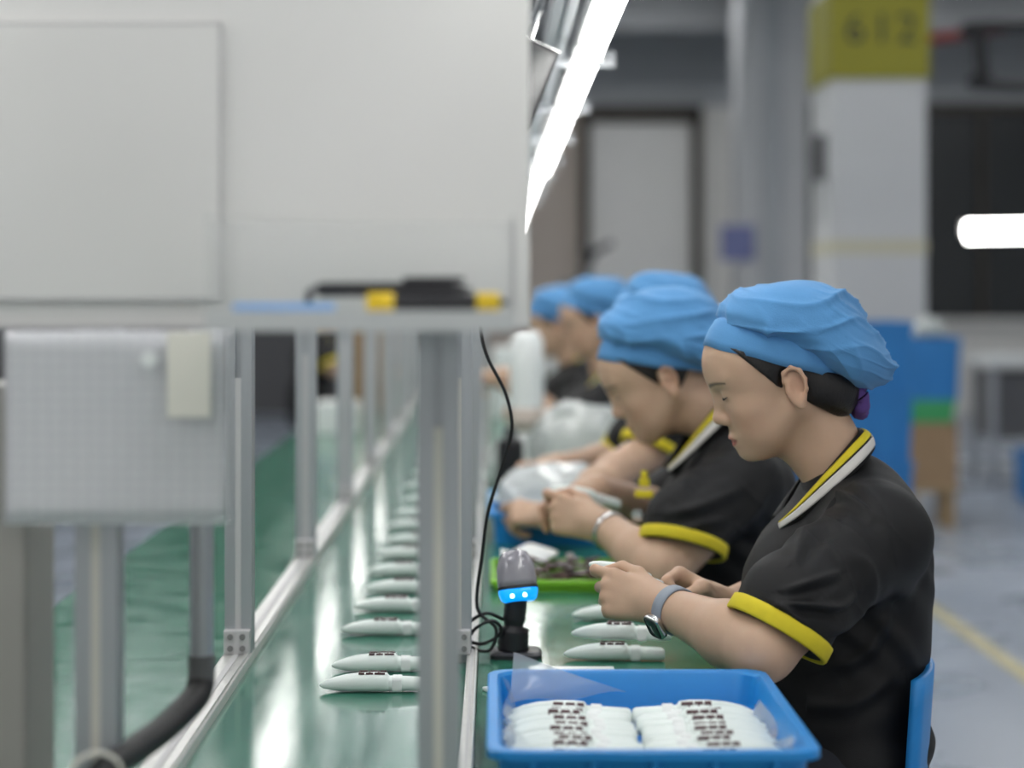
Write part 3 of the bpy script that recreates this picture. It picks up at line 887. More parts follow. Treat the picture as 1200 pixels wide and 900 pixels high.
    if S.get('bun'):
        V, F = nets([fEL(HF, (-.080, .004, -.040), (.026, .036, .030), k=.01), fEL(HF, (-.062, .0, -.030), (.032, .040, .032), k=.02)], .003)
        N = vnormals(V, F); q = HF.loc(V)
        V = V + N * (.0014 * np.sin(np.arctan2(q[:, 2] + .04, q[:, 1]) * 9 + q[:, 0] * 120))[:, None]
        quadmesh('hair_bun', V, F, M_HAIR, hair, base)
        ring = []
        m = MB(); pts = [Vector(HF.p((-.096 - .25 * .026 * math.sin(a) + .003 * math.sin(5 * a), .030 * math.cos(a), -.054 + .024 * math.sin(a)))) for a in np.linspace(0, 2 * PI, 40)]
        m.loft(pts, [(.010 + .002 * math.sin(11 * i)) * HF.s for i in range(40)], 10, False)
        t_ = m.build('hair_tie', M_PURPLE, hair, True, base); t_['label'] = 'purple velvet hair tie'
        # a loose strand behind the ear
        m = MB()
        for k in range(2):
            m.loft(spline([HF.p((-.036 - .003 * k, .068, .010)), HF.p((-.041 - .003 * k, .064, -.018)), HF.p((-.036 - .004 * k, .055, -.045 - .006 * k))], 8), [.0018, .0018, .0016, .0014, .0012, .001, .0008, .0004], 5)
        m.build('loose_strand', M_HAIR, hair, True, base)
    # trousers and shoes
    if S.get('legs', True):
        pel = np.asarray(S['pelvis'], float)
        LP = []
        for s in (1, -1):
            hip = pel + lft * .09 * s; kn = hip + fwd * .40 + V3(0, 0, -.02) + lft * .03 * s; kn[2] = .50
            an = kn + fwd * -.03; an[2] = .11
            LP += [RC(hip, kn, .088, .066, .05), RC(kn, an, .062, .050, .03)]
            shp = [RC(an + V3(0, 0, -.055), an + V3(0, 0, -.07) + fwd * .0, .040, .036, .02), RC(an + V3(0, 0, -.072), an + V3(0, 0, -.076) + fwd * .15, .036, .030, .02)]
            Vs, Fs = nets(shp, .007, post=lambda Q, d: np.maximum(d, .002 - Q[:, 2]))
            quadmesh('shoe', Vs, Fs, M_SHOE, body, base)
        LP.append(EL(pel + V3(0, 0, .02), (.125, .165, .11), k=.05))
        Vs, Fs = nets(LP, .009, post=lambda Q, d: np.maximum(d, .075 - Q[:, 2]))
        Ns = vnormals(Vs, Fs); Vs = Vs + Ns * (.003 * wav(Vs, 8, 7))[:, None]
        quadmesh('trousers', Vs, Fs, M_TROUSER, body, base)
    tag(body, S['label'], 'person', 'workers in black polos and blue caps')
    return body

def make_cap(S, body, base, HF):
    """soft blue work cap: fitted band, gathered crown falling back. Laid out in head axes (x forward, z up)."""
    c = S['cap']          # dict: outline [(x,z)...] of the crown from the front seam over the top to the back tuck, centre, widths, band
    O = [Vector((p[0], p[1], 0)) for p in c['outline']]
    nseg = c.get('n', 120); ns = c.get('m', 44)
    loop = spline(O + [O[0]], nseg + 1)[:-1]
    ctr = Vector((c['ctr'][0], c['ctr'][1], 0)); W = c['w']
    V = np.zeros((nseg, ns, 3)); A = np.zeros((nseg, ns)); Bv = np.zeros((nseg, ns))
    for i, p in enumerate(loop):
        for j in range(ns):
            psi = -PI / 2 + PI * j / (ns - 1)
            cp = math.copysign(abs(math.cos(psi)) ** .8, math.cos(psi)); sp = math.sin(psi)
            q = ctr + (p - ctr) * cp
            V[i, j] = (q.x, W * math.copysign(abs(sp) ** .9, sp), q.y)
            A[i, j] = i / nseg; Bv[i, j] = psi
    flat = V.reshape(-1, 3)
    F = np.array([((i * ns + j), (i * ns + j + 1), (((i + 1) % nseg) * ns + j + 1), (((i + 1) % nseg) * ns + j)) for i in range(nseg) for j in range(ns - 1)])
    N = vnormals(flat, F)
    outw = flat - np.array([ctr.x, 0, ctr.y])
    N = np.where(((N * outw).sum(1) < 0)[:, None], -N, N)
    # gathers run from the band up and back over the crown
    sd = c.get('seed', 2)
    band_n = unit(np.array(c['band_up']))
    hgt = (flat - np.array(c['band_c'])) @ band_n
    along = flat[:, 0]
    rel = flat - np.array(c['band_c'])
    th = np.arctan2(rel[:, 1] * 1.15, rel[:, 0])
    g = np.clip(1 - np.abs(hgt - .012) / .07, 0, 1)
    wz = wav(flat, sd, 9)
    d1 = (1 - np.abs(np.sin(th * 4.5 + 1.7 * wz + hgt * 18 + sd))) ** 2.2 - .3
    d2 = (1 - np.abs(np.sin(hgt * PI / .036 + along * 16 + 1.5 * wav(flat, sd + 3, 6) + sd))) ** 2.2 - .3
    d3 = wav(flat, sd + 7, 7)
    amp = c.get('amp', 1.0)
    fr = (1 - np.abs(np.sin(hgt * PI / .022 - along * 30 + 2.4 * wav(flat, sd + 13, 8)))) ** 3.0 - .2
    g = np.clip(1 - np.abs(hgt - .035) / .04, 0, 1)
    dsp = amp * (.0060 * g * d1 + .0105 * d2 * np.clip(hgt / .03, 0, 1) * np.clip(.55 + .6 * wav(flat, sd + 23, 5), 0, 1) + .0030 * d3 + .0040 * fr * np.clip(.3 + wav(flat, sd + 17, 6), 0, 1))
    flat = flat + N * dsp[:, None]
    Wd = np.array([HF.p(q) for q in flat])
    cap = quadmesh('cap', Wd, F, M_CAP, body, base)
    cap['label'] = 'gathered light blue cloth work cap'
    # band
    bc = np.array(c['band_c']); bx = unit(np.array(c['band_x'])); bu = band_n
    rings = []
    a, b, hgt_ = c['band_a'], c['band_b'], c['band_h']
    prof = [(-.001, .9990 - .03), (-.001, 1.0), (.012, 1.004), (hgt_ * .6, .995), (hgt_, .96), (hgt_ + .006, .90), (hgt_, .88), (.004, .955)]
    for t, sc in prof:
        ring = []
        for q in np.linspace(0, 2 * PI, 73)[:-1]:
            p = bc + bx * (a * sc * math.cos(q) + c.get('band_sh', 0) * t) + V3(0, 1, 0) * (b * sc * math.sin(q)) + bu * (t + .0010 * math.sin(7 * q))
            ring.append(Vector(HF.p(p)))
        rings.append(ring)
    m = MB(); m.rings(rings, closed=True)
    m.build('cap_band', M_CAP, cap, True, base)

def face_frame(o, pitch, yaw=0.0, roll=0.0, sc=1.0, heading=PI):
    """head axes for somebody facing along heading (PI: towards -X), looking down by pitch"""
    R = Matrix.Rotation(heading + yaw, 3, 'Z') @ Matrix.Rotation(math.radians(pitch), 3, 'Y') @ Matrix.Rotation(math.radians(roll), 3, 'X')
    return Frame(o, R @ Vector((1, 0, 0)), R @ Vector((0, 1, 0)), R @ Vector((0, 0, 1)), sc)

def hand_frame(o, x, z, left, sc=.95):
    x = unit(x); z = np.asarray(z, float); z = unit(z - x * (z @ x))
    y = np.cross(x, z) if left else np.cross(z, x)
    return Frame(o, x, y, z, sc)

def prof(px, py, ref=(917, 452), ppm=807.0, pitch=22):
    """side-view sketch coordinates -> head axes"""
    dl, du = (ref[0] - px) / ppm, (ref[1] - py) / ppm; t = math.radians(pitch)
    return (dl * math.cos(t) - du * math.sin(t), dl * math.sin(t) + du * math.cos(t))

crown_px = [(846, 380), (842, 362), (858, 344), (880, 334), (907, 329), (940, 327), (972, 332), (997, 350), (1020, 383), (1040, 415), (1046, 432), (1040, 446), (1022, 455), (1002, 457), (988, 448), (950, 428), (900, 404)]
bA = prof(824, 404); bB = prof(992, 446)
bc = ((bA[0] + bB[0]) / 2, 0, (bA[1] + bB[1]) / 2)
bx = unit((bA[0] - bB[0], 0, bA[1] - bB[1])); bup = np.cross(bx, V3(0, 1, 0))
if bup[2] < 0: bup = -bup
CAP1 = dict(outline=[prof(*p) for p in crown_px], ctr=prof(945, 392), w=.106, band_c=bc, band_x=bx, band_up=bup,
            band_a=math.hypot(bA[0] - bB[0], bA[1] - bB[1]) / 2, band_b=.0835, band_h=.040, band_sh=-.10, seed=2, n=220, m=80)

PINCH = [(32, 44, 24), (66, 60, 40), (76, 66, 40), (80, 62, 40)]
FIST = [(58, 78, 45), (62, 80, 45), (64, 80, 45), (62, 76, 45)]
THUMB = ((.050, .040, -.020), (.080, .046, -.030), (.104, .036, -.036))
THUMB2 = ((.048, .034, -.022), (.070, .024, -.042), (.086, .008, -.052))

def seated(dx, dy, dz, **kw):
    """a seated worker; joints are those of the nearest worker, moved"""
    o = V3(dx, dy, dz)
    s = dict(
        h=.0022, base=V3(.50, 2.85, 0) + V3(dx, dy, 0),
        head=face_frame(np.array(at(917, 452, 2.85)) + o, 22), neck=V3(.497, 2.85, 1.02) + o, nbs=V3(.02, 0, -.045),
        sh=dict(l=V3(.528, 2.69, .930) + o, r=V3(.528, 3.01, .930) + o),
        el=dict(l=np.array(at(893, 760, 2.52)) + o, r=V3(.47, 3.11, .79) + o),
        wr=dict(l=np.array(at(783, 712, 2.68)) + o, r=np.array(at(852, 713, 2.87)) + o),
        torso=[(V3(.498, 2.85, .822) + o, V3(.138, .160, .148)), (V3(.508, 2.85, .66) + o, V3(.122, .165, .17)),
               (V3(.540, 2.85, .92) + o, V3(.080, .150, .095)), (V3(.500, 2.85, .555) + o, V3(.118, .17, .12))],
        cut=.46 + dz, shirt_low=.49 + dz, hem=dict(l=.245, r=.20), hemax=dict(l=(-.52, -.20, -.83), r=(-.3, .3, -.9)), sr=.067, collar=V3(.531, 2.85, 1.068) + o, fwd=(-1, 0, 0),
        cap=CAP1, bun=False, pelvis=V3(.495, 2.85, .56) + V3(dx, dy, 0))
    s['hand'] = dict(l=[hand_frame(s['wr']['l'] + V3(-.012, .004, .004), (-.90, .32, .20), (-.10, -.92, .30), True, .88), PINCH, THUMB],
                     r=[hand_frame(s['wr']['r'] + V3(-.012, -.004, .006), (-.88, -.18, .40), (.10, .80, .50), False), FIST, THUMB2])
    s.update(kw)
    return s

w1 = seated(0, 0, 0, label='woman in black polo with grey wristwatch and purple hair tie holding a small part', bun=True, seed=3, tone=.95, lips=(.40, .13, .11), fold_y=2.72,
    folds=[([tuple(at(px, py, 2.60))[::2] for px, py in pts], a_ * 1.6, w_) for pts, a_, w_ in (
        (((962, 602), (985, 590), (1005, 589), (1024, 606)), .0060, .0055), (((938, 624), (958, 614), (980, 610)), .0055, .005),
        (((920, 645), (940, 628), (962, 616)), .0050, .005), (((900, 690), (935, 692), (967, 697), (990, 690)), .0060, .005),
        (((905, 676), (935, 668), (970, 662)), .0050, .005), (((892, 692), (910, 700), (930, 716)), .0050, .005),
        (((985, 640), (1010, 660), (1020, 700)), .0035, .009), (((945, 725), (985, 722), (1015, 700)), .0040, .008),
        (((990, 800), (1030, 780), (1060, 730)), .0045, .010), (((960, 850), (1010, 842), (1060, 815)), .0045, .010), (((1000, 560), (1030, 590), (1045, 640)), .003, .009))])
make_person(w1)

# the man at the second station
o2 = V3(-.095, .90, .0)
m2_head = face_frame(np.array(at(776, 447, 3.75)), 30, sc=1.02)
w2 = seated(-.095, .90, 0, h=.003, man=True, tone=.93, seed=11, lips=(.40, .17, .14),
    label='man in black polo with silver bracelet sitting bent over a white part', head=m2_head,
    neck=V3(.425, 3.75, 1.035), nr=.056, collar=V3(.462, 3.75, 1.095), ctilt=-.05, cs=1.15,
    sh=dict(l=V3(.455, 3.57, .915), r=V3(.455, 3.93, .915)), el=dict(l=np.array(at(775, 668, 3.44)), r=V3(.36, 4.02, .80)),
    wr=dict(l=np.array(at(710, 618, 3.62)), r=np.array(at(700, 575, 3.80))),
    torso=[(V3(.445, 3.75, .815), V3(.142, .178, .145)), (V3(.487, 3.75, .66), V3(.130, .180, .17)),
           (V3(.475, 3.75, .905), V3(.090, .165, .10)), (V3(.490, 3.75, .555), V3(.125, .185, .12))],
    hem=dict(l=.185, r=.19), hemax=dict(l=(-.25, -.30, -.92), r=(-.4, .2, -.9)), sr=.074, ar=1.08,
    pelvis=V3(.49, 3.75, .56), base=V3(.43, 3.75, 0), fold_y=3.62,
    folds=[([tuple(at(px, py, 3.52))[::2] for px, py in pts], a_, w_) for pts, a_, w_ in (
        (((785, 575), (815, 552), (850, 538)), .008, .009), (((778, 595), (820, 585), (865, 570)), .008, .009), (((800, 540), (830, 522), (855, 510)), .007, .009),
        (((840, 625), (875, 605), (900, 570)), .008, .012), (((790, 615), (815, 605), (845, 603)), .006, .008))])
w2['hand'] = dict(l=[hand_frame(w2['wr']['l'] + V3(-.012, .0, .004), (-.86, .28, .25), (-.10, -.92, .25), True, 1.0), PINCH, THUMB],
                  r=[hand_frame(w2['wr']['r'] + V3(-.012, -.004, .0), (-.85, -.35, -.10), (.15, .35, .92), False, 1.0), PINCH, THUMB])
w2['cap'] = dict(CAP1, n=150, m=54, seed=9, amp=1.1, w=.115,
    outline=[prof(*p) for p in [(846, 384), (832, 372), (834, 350), (858, 328), (890, 313), (930, 308), (970, 312), (1004, 330), (1026, 360), (1038, 395), (1036, 425), (1018, 442), (998, 448), (980, 440), (950, 428), (900, 406)]])
make_person(w2)

# further workers along the bench
def far_worker(dx, Y, pitch, label, tone, seed, wr, el, heading=None, **kw):
    dy = Y - 2.85; o = V3(dx, dy, 0)
    s = seated(dx, dy, kw.pop('dz', 0.0), h=.0045, man=True, tone=tone, seed=seed, label=label,
               head=face_frame(kw.pop('hp') + V3(0, 0, 0), pitch), el={k: v + o for k, v in el.items()}, wr={k: v + o for k, v in wr.items()}, hem=dict(l=.185, r=.185),
               hemax=dict(l=(-.4, -.3, -.85), r=(-.4, .3, -.85)))
    px_ = max(.508 + dx, .480)
    s['torso'] = [(V3(.498 + dx, Y, .872), V3(.130, .16, .115)), (V3(px_, Y, .67), V3(.122, .165, .17)), (V3(.540 + dx, Y, .92), V3(.080, .150, .095)), (V3(px_, Y, .555), V3(.118, .17, .12))]
    s['pelvis'] = V3(max(.495 + dx, .470), Y, .56); s['base'] = V3(.47, Y, 0)
    s['hand'] = dict(l=[hand_frame(s['wr']['l'] + V3(-.012, .0, .004), (-.88, .28, .10), (-.10, -.5, .85), True, 1.0), PINCH, THUMB],
                     r=[hand_frame(s['wr']['r'] + V3(-.012, -.004, .0), (-.85, -.35, .0), (.15, .35, .92), False, 1.0), PINCH, THUMB])
    s['cap'] = dict(CAP1, seed=seed, amp=1.2, n=70, m=26)
    s.update(kw)
    return make_person(s)
EL_ = dict(l=V3(.30, 2.60, .80), r=V3(.30, 3.10, .80)); WR_ = dict(l=V3(.10, 2.70, .80), r=V3(.13, 2.96, .82))
far_worker(-.06, 4.72, 14, 'worker in blue cap mostly hidden behind the man with the silver bracelet', .95, 21,
           dict(l=V3(.20, 2.27, .79), r=V3(.22, 2.94, .84)), dict(l=V3(.33, 2.46, .87), r=V3(.38, 3.10, .84)), hp=np.array(at(772, 392, 4.72)), dz=.03, neck=V3(.435, 4.72, 1.07), collar=V3(.47, 4.72, 1.11))
ELU = dict(l=V3(.36, 2.60, .82), r=V3(.36, 3.10, .82)); WRU = dict(l=V3(.16, 2.70, .99), r=V3(.17, 2.96, .99))
far_worker(-.13, 6.30, 20, 'worker in blue cap raising both hands in front of the chest', .92, 31, WRU, ELU, hp=np.array(at(698, 380, 6.30)))
far_worker(-.20, 7.30, 24, 'worker in blue cap leaning far over the bench at the end of the row', .95, 41, dict(l=V3(.36, 2.60, .82), r=V3(.38, 3.02, .84)), dict(l=V3(.54, 2.56, .83), r=V3(.55, 3.14, .83)), hp=np.array(at(652, 384, 7.30)),
           neck=V3(.30, 7.30, 1.0), collar=V3(.34, 7.30, 1.045))

far = copy_tree(bpy.data.objects['person.002'])
far.location = (-1.02, 11.0, 0.0); far.rotation_euler.z = PI
far['label'] = 'worker in black polo sitting across the line at the far side bench'

# ------------------------------------------------------------------ foreground: white board, sheet holder, tray of tools
pb = empty('white_board', (-.30, 1.845, 1.234))
MB().box(-.34, .334, -.008, .008, 0, .60, .003).build('board_panel', M_WHITE, pb)
MB().box(-.34, .334, -.0105, -.0085, 0, .0035).build('bottom_edge', M_EDGE, pb)
MB().box(.316, .320, -.0095, -.0081, .002, .10).build('edge_seam', M_EDGE, pb)
tag(pb, 'large plain white board fixed across the station frame above the conveyor', 'board')
sh_ = empty('sheet_holder', (-.3655, 1.8335, 1.262))
MB().box(-.11, .11, -.003, .003, 0, .256, .001).build('holder_sheet', M_PANELFRAME, sh_)
e = MB()
for (x0, x1, z0, z1) in ((-.112, .112, -.0015, .0008), (-.112, .112, .2555, .2578), (.1095, .1118, -.001, .2575)):
    e.box(x0, x1, -.0033, .003, z0, z1)
e.build('holder_edge', M_EDGE, sh_)
tag(sh_, 'flat pale sheet holder with thin grey edge on the white board', 'sheet holder')

tr = empty('acrylic_tray', (-.11, 1.705, 1.236))
MB().box(-.128, .128, -.085, .085, 0, .012, .001).build('tray_floor', M_ACRYLEDGE, tr)
for q in (-.09, .09): MB().box(q - .01, q + .01, .085, .131, .0, .012, .001).build('wall_bracket', M_EDGE, tr)
MB().box(-.128, .128, -.085, -.081, .012, .017, .001).build('front_lip', M_ACRYLEDGE, tr)
MB().box(-.128, -.124, -.081, .085, .006, .096, .0008).build('side_wall', M_ACRYL, tr)
MB().box(.124, .128, -.081, .085, .006, .096, .0008).build('side_wall', M_ACRYL, tr)
MB().box(-.124, .124, .081, .085, .006, .096, .0008).build('back_wall', M_ACRYL, tr)
tag(tr, 'clear acrylic tool tray standing in front of the white board', 'tray')
fl = MB().box(-.205, -.02, 1.65, 1.75, 1.2485, 1.2505, .0006).build('paper_slip', M_OFFWHITE, None)
tag(fl, 'white paper slip lying flat in the clear acrylic tray', 'paper')

def screwdriver(x0, x1, y, z, r, label, clip):
    L = x1 - x0
    g = empty('pen_screwdriver', (x0, y, z))
    MB().loft([(0, 0, 0), (.004, 0, 0), (L * .45, 0, 0), (L * .86, 0, 0), (L * .92, 0, 0), (L, 0, 0)], [r * .7, r, r, r * .98, r * .7, r * .2], 16).build('barrel', M_BLACKP, g, True)
    if clip:
        MB().box(L * .55, L * .95, -.004, .004, r * .9, r * 1.7, .002).build('clip', M_BLACKP, g)
        MB().loft([(-.006, 0, 0), (.001, 0, 0)], r * .5, 12).build('end_button', M_DARKGREY, g)
    else:
        MB().loft([(L * .0, 0, 0), (L * .01, 0, 0), (L * .19, 0, 0), (L * .2, 0, 0)], [r * .8, r * 1.08, r * 1.08, r * .9], 16).build('grip_ring', M_YELLOW, g, True)
        MB().loft([(L * .77, 0, 0), (L * .78, 0, 0), (L * .93, 0, 0), (L * .94, 0, 0)], [r * .9, r * 1.08, r * 1.08, r * .7], 16).build('grip_ring', M_YELLOW, g, True)
    tag(g, label, 'screwdriver')
screwdriver(-.108, .013, 1.675, 1.2595, .0078, 'black pen screwdriver with two yellow rings in the acrylic tray', False)
screwdriver(-.152, -.018, 1.690, 1.2705, .0065, 'plain black pen screwdriver with clip resting on the yellow ringed one', True)
bs = MB().box(-.222, -.135, 1.668, 1.682, 1.2520, 1.2590, .002).build('marker_pen', mat('pale_blue_plastic', (.22, .42, .75), .4), None)
tag(bs, 'thin pale blue pen lying at the end of the acrylic tray', 'pen')
cbx = MB().box(-.162, -.157, 1.69, 1.71, 1.2500, 1.270, .001).build('tool_bit', M_BLACKP, None)
tag(cbx, 'tiny black bit standing beside the pale blue pen', 'tool bit')

# printed sheet hanging under the board
def sheet_mat():
    m = bpy.data.materials.new('printed_form'); m.use_nodes = True; nt = m.node_tree; b = nt.nodes['Principled BSDF']; b.inputs['Roughness'].default_value = .35
    tc = nt.nodes.new('ShaderNodeTexCoord'); mp = nt.nodes.new('ShaderNodeMapping'); mp.inputs['Rotation'].default_value = (PI / 2, 0, 0)
    br = nt.nodes.new('ShaderNodeTexBrick'); br.offset = 0; br.inputs['Scale'].default_value = 1
    br.inputs['Color1'].default_value = (.76, .76, .78, 1); br.inputs['Color2'].default_value = (.74, .74, .76, 1); br.inputs['Mortar'].default_value = (.66, .66, .70, 1)
    br.inputs['Brick Width'].default_value = .0125; br.inputs['Row Height'].default_value = .0105; br.inputs['Mortar Size'].default_value = .0012
    nt.links.new(tc.outputs['Object'], mp.inputs[0]); nt.links.new(mp.outputs[0], br.inputs[0]); nt.links.new(br.outputs['Color'], b.inputs['Base Color'])
    return m
M_FORM = sheet_mat()
fs = empty('printed_form', (-.352, 1.828, 1.052))
g = [[Vector((-.103 + .206 * j / 16, .002 * math.sin(j * .5) + .003 * math.sin(i * .35), .18 * i / 10)) for j in range(17)] for i in range(11)]
solid(MB().grid(g).build('form_sheet', M_FORM, fs, True), .0006)
g2 = [[Vector((p.x * 1.05 + .002, p.y - .0025, p.z * 1.01 - .001)) for p in r] for r in g]
solid(MB().grid(g2).build('clear_sleeve', M_ACRYL, fs, True), .0004)
tag(fs, 'large printed table form in a clear sleeve hanging below the white board', 'paper')
cd = MB().box(-.302, -.262, 1.8175, 1.8205, 1.152, 1.2315, .0006).build('cream_card', M_CREAM, None)
tag(cd, 'small blank cream card hanging over the printed form', 'card')
mg = MB().cyl((-.318, 1.812, 1.206), (-.318, 1.822, 1.206), .0075, .0065, 16).build('push_magnet', M_OFFWHITE, None, False)
tag(mg, 'small round white magnet on the printed form', 'magnet')

# grey control box on the side bench, pipe and hose
gb = empty('control_box', (-.545, 1.92, TZ))
MB().box(-.10, .103, -.06, .06, 0, .46, .004).build('box_body', M_GREY, gb)
MB().box(-.098, .101, -.063, -.0605, .005, .455, .001).build('box_door', M_GREY, gb)
tag(gb, 'plain grey sheet metal box standing on the side bench', 'box')
vp = empty('drop_pipe', (-.312, 2.10, .86))
MB().cyl((0, 0, 0), (0, 0, .90), .0128, n=18).build('pipe_tube', M_ALU, vp)
MB().cyl((0, 0, -.012), (0, 0, .02), .0145, n=18).build('pipe_collar', M_DARKGREY, vp)
tag(vp, 'grey vertical steel pipe feeding the black hose', 'pipe')
hp = spline([(-.312, 2.10, .852), (-.316, 2.08, .838), (-.335, 2.02, .822), (-.352, 1.93, .818), (-.362, 1.82, .822), (-.372, 1.74, .79), (-.385, 1.68, .74), (-.388, 1.66, .7405), (-.42, 1.62, .736)][:7] + [(-.41, 1.60, .736), (-.50, 1.5, .736)], 60)
ho = empty('suction_hose', hp[0])
hr = [.0135 + .0012 * (i % 2) for i in range(len(hp) * 2 - 1)]
hp2 = []
for a, b in zip(hp[:-1], hp[1:]): hp2 += [a, (a + b) / 2]
hp2.append(hp[-1])
MB().loft([p - hp[0] for p in hp2], hr, 14).build('hose_tube', M_RUBBER, ho, True)
tag(ho, 'thick black rubber hose bending from the steel pipe past the post', 'hose')
ct = MB()
ctp = [Vector((-.366 + .022 * math.cos(a) , 1.806 + .012 * math.cos(a), .822 + .022 * math.sin(a))) for a in np.linspace(0, 2 * PI, 24)]
ct.loft(ctp, .0022, 6, False)
tag(ct.build('cable_tie', M_CREAM, None, True), 'pale cable tie looped around the black hose', 'cable tie')

# ------------------------------------------------------------------ hand scanner on its stand
SX, SY = .034, 2.95
sc = empty('barcode_scanner', (SX, SY, TZ))
b = MB(); b.rings([rrect(0, 0, z, w_, d_, .012) for z, w_, d_ in ((0, .078, .070), (.006, .078, .070), (.010, .070, .062))], cap0=True, cap1=True)
autosmooth(b.build('stand_base', M_BLACKP, sc))
b = MB(); zz = [.008 + i * .0046 for i in range(20)]
b.loft([(-.004 + .006 * (i / 19) ** 2, 0, z) for i, z in enumerate(zz)], [(.0225 if i < 8 else .0165) * (1 + .07 * (i % 2)) - (.002 if 8 <= i < 10 else 0) for i in range(20)], 18)
b.build('stand_neck', M_BLACKP, sc, True)
# head: a hood that looks down towards the near side
hd = empty('tmp', (0, 0, 0)); bpy.data.objects.remove(hd)
R_ = Matrix.Rotation(math.radians(-16), 3, 'X') @ Matrix.Rotation(math.radians(-6), 3, 'Y')
def hp_(v): return Vector((.003, -.006, .102)) + R_ @ Vector(v)
rings = []
for z, w_, d_, r_ in ((.0, .058, .040, .014), (.012, .060, .044, .017), (.030, .058, .046, .019), (.045, .050, .042, .018), (.054, .038, .032, .014), (.058, .020, .018, .0085)):
    rings.append([hp_(p) for p in rrect(0, .002 * z, z, w_, d_, r_)])
b = MB(); b.rings(rings, cap0=True, cap1=True); hh = b.build('scanner_head', M_SCANTOP, sc, True)
rings = []
for z, w_, d_, r_ in ((.001, .0585, .0405, .014), (-.006, .0590, .0415, .014), (-.015, .054, .038, .014), (-.019, .044, .028, .011)):
    rings.append([hp_(p) for p in rrect(0, 0, z, w_, d_, r_)])
b = MB(); b.rings(rings, cap0=True, cap1=True); ln = b.build('scanner_lens', M_SCANLENS, hh, True); ln['label'] = 'glowing blue scanner lens'
b = MB(); b.rings([[hp_(p) for p in rrect(0, 0, z, w_, d_, .0145)] for z, w_, d_ in ((-.0015, .0600, .0420), (-.001, .0606, .0426), (.003, .0606, .0430), (.0035, .0598, .0420))], cap0=True, cap1=True); b.build('lens_trim', M_BLACKP, hh, True)
b = MB()
for x in (-.010, .009):
    c0 = hp_((x, -.0185, -.011)); b.rings([[c0 + R_ @ Vector((.0045 * math.cos(a) * q, -.0015 + .002 * (q - .5), .0045 * math.sin(a) * q)) for a in np.linspace(0, 2 * PI, 13)[:-1]] for q in (1, .6, .1)], cap1=True)
b.build('scanner_led', M_LED, ln, True)
tag(sc, 'barcode scanner with grey hood and glowing blue lens on a black stand', 'scanner')
cpts = [(SX - .018, SY, TZ + .055), (SX - .045, SY - .01, TZ + .066), (SX - .072, SY - .01, TZ + .050), (SX - .078, SY - .01, TZ + .030), (SX - .05, SY - .02, TZ + .022), (SX - .022, SY - .02, TZ + .040),
        (SX - .035, SY - .03, TZ + .058), (SX - .062, SY - .03, TZ + .045), (SX - .070, SY - .02, TZ + .020), (SX - .04, SY - .02, TZ + .012), (SX - .03, SY - .02, TZ + .045), (SX - .058, SY - .01, TZ + .075)]
cpts += [tuple(at(565, 650, 2.93)), tuple(at(572, 600, 2.92)), tuple(at(590, 540, 2.91)), tuple(at(600, 500, 2.90)), tuple(at(592, 460, 2.89)), tuple(at(572, 420, 2.88)), tuple(at(564, 390, 2.88)), tuple(at(562, 340, 2.90)), (XM + .022, 2.92, 1.45), (XM + .022, 2.92, 1.75)]
ck = MB().loft(spline(cpts, 150), .0027, 8).build('scanner_cable', M_RUBBER, None, True)
tag(ck, 'thin black cable coiled beside the scanner and climbing the post', 'cable')

# ------------------------------------------------------------------ pale plastic parts
def part_sections():
    #        x     half-width half-height  z-centre
    return [(0, .0012, .0012, .006), (.006, .0050, .0038, .0065), (.018, .0085, .0062, .0075), (.036, .0118, .0082, .0086), (.058, .0135, .0092, .0095), (.080, .0138, .0094, .0098),
            (.092, .0130, .0090, .0095), (.0945, .0105, .0078, .0085), (.096, .0100, .0075, .0080), (.120, .0098, .0072, .0077), (.144, .0094, .0068, .0073), (.1485, .0080, .0055, .0070), (.150, .0040, .0030, .0068)]
def part_mesh():
    b = MB(); rg = []
    for x, hw, hh_, zc in part_sections():
        hw *= 1.25; hh_ *= 1.35; zc *= 1.35
        ring = []
        for k in range(16):
            a = 2 * PI * k / 16; c_, s_ = math.cos(a), math.sin(a)
            ring.append(Vector((x, math.copysign(abs(c_) ** .75, c_) * hw, zc + math.copysign(abs(s_) ** .75, s_) * hh_)))
        rg.append(ring)
    b.rings(rg, cap0=True, cap1=True)
    return b
P_BODY = autosmooth(part_mesh().build('part_body', M_MINT), 50).data
b = MB()
for (x0, x1, y0, y1) in ((.054, .062, -.0080, -.0050), (.054, .056, -.0050, .0050), (.054, .066, .0050, .0080), (.064, .074, -.0080, -.0055), (.068, .070, -.0055, .0050), (.069, .080, .0050, .0078), (.076, .090, -.0080, -.0050), (.080, .082, -.0050, .0050), (.083, .091, .0045, .0078)):
    b.box(x0, x1, y0 * 1.3, y1 * 1.3, .0245, .0266)
P_MARK = b.build('print_mark', M_BROWN).data
b = MB(); b.rings([[Vector((x, y, z)) for (_, y, z) in [(0, p.x, p.y) for p in rrect(0, .0105, 0, w_ * 1.25, h_ * 1.35, .005)]] for x, w_, h_ in ((.100, .0212, .0152), (.101, .0216, .0156), (.112, .0216, .0156), (.113, .0212, .0152))], cap0=True, cap1=True)
P_CLIP = autosmooth(b.build('part_sleeve', M_OFFWHITE)).data
for n in ('part_body', 'print_mark', 'part_sleeve'): bpy.data.objects.remove(bpy.data.objects[n])
def plastic_part(M4, label, group=None, mark=True, scale=1.0):
    r = bpy.data.objects.new('plastic_part', None); COL.objects.link(r); r.empty_display_size = .02
    r.matrix_world = M4
    for nm, me in (('part_body', P_BODY), ('part_sleeve', P_CLIP)) + ((('print_mark', P_MARK),) if mark else ()):
        c = bpy.data.objects.new(nm, me); COL.objects.link(c); c.parent = r
    tag(r, label, 'plastic part', group)
    return r
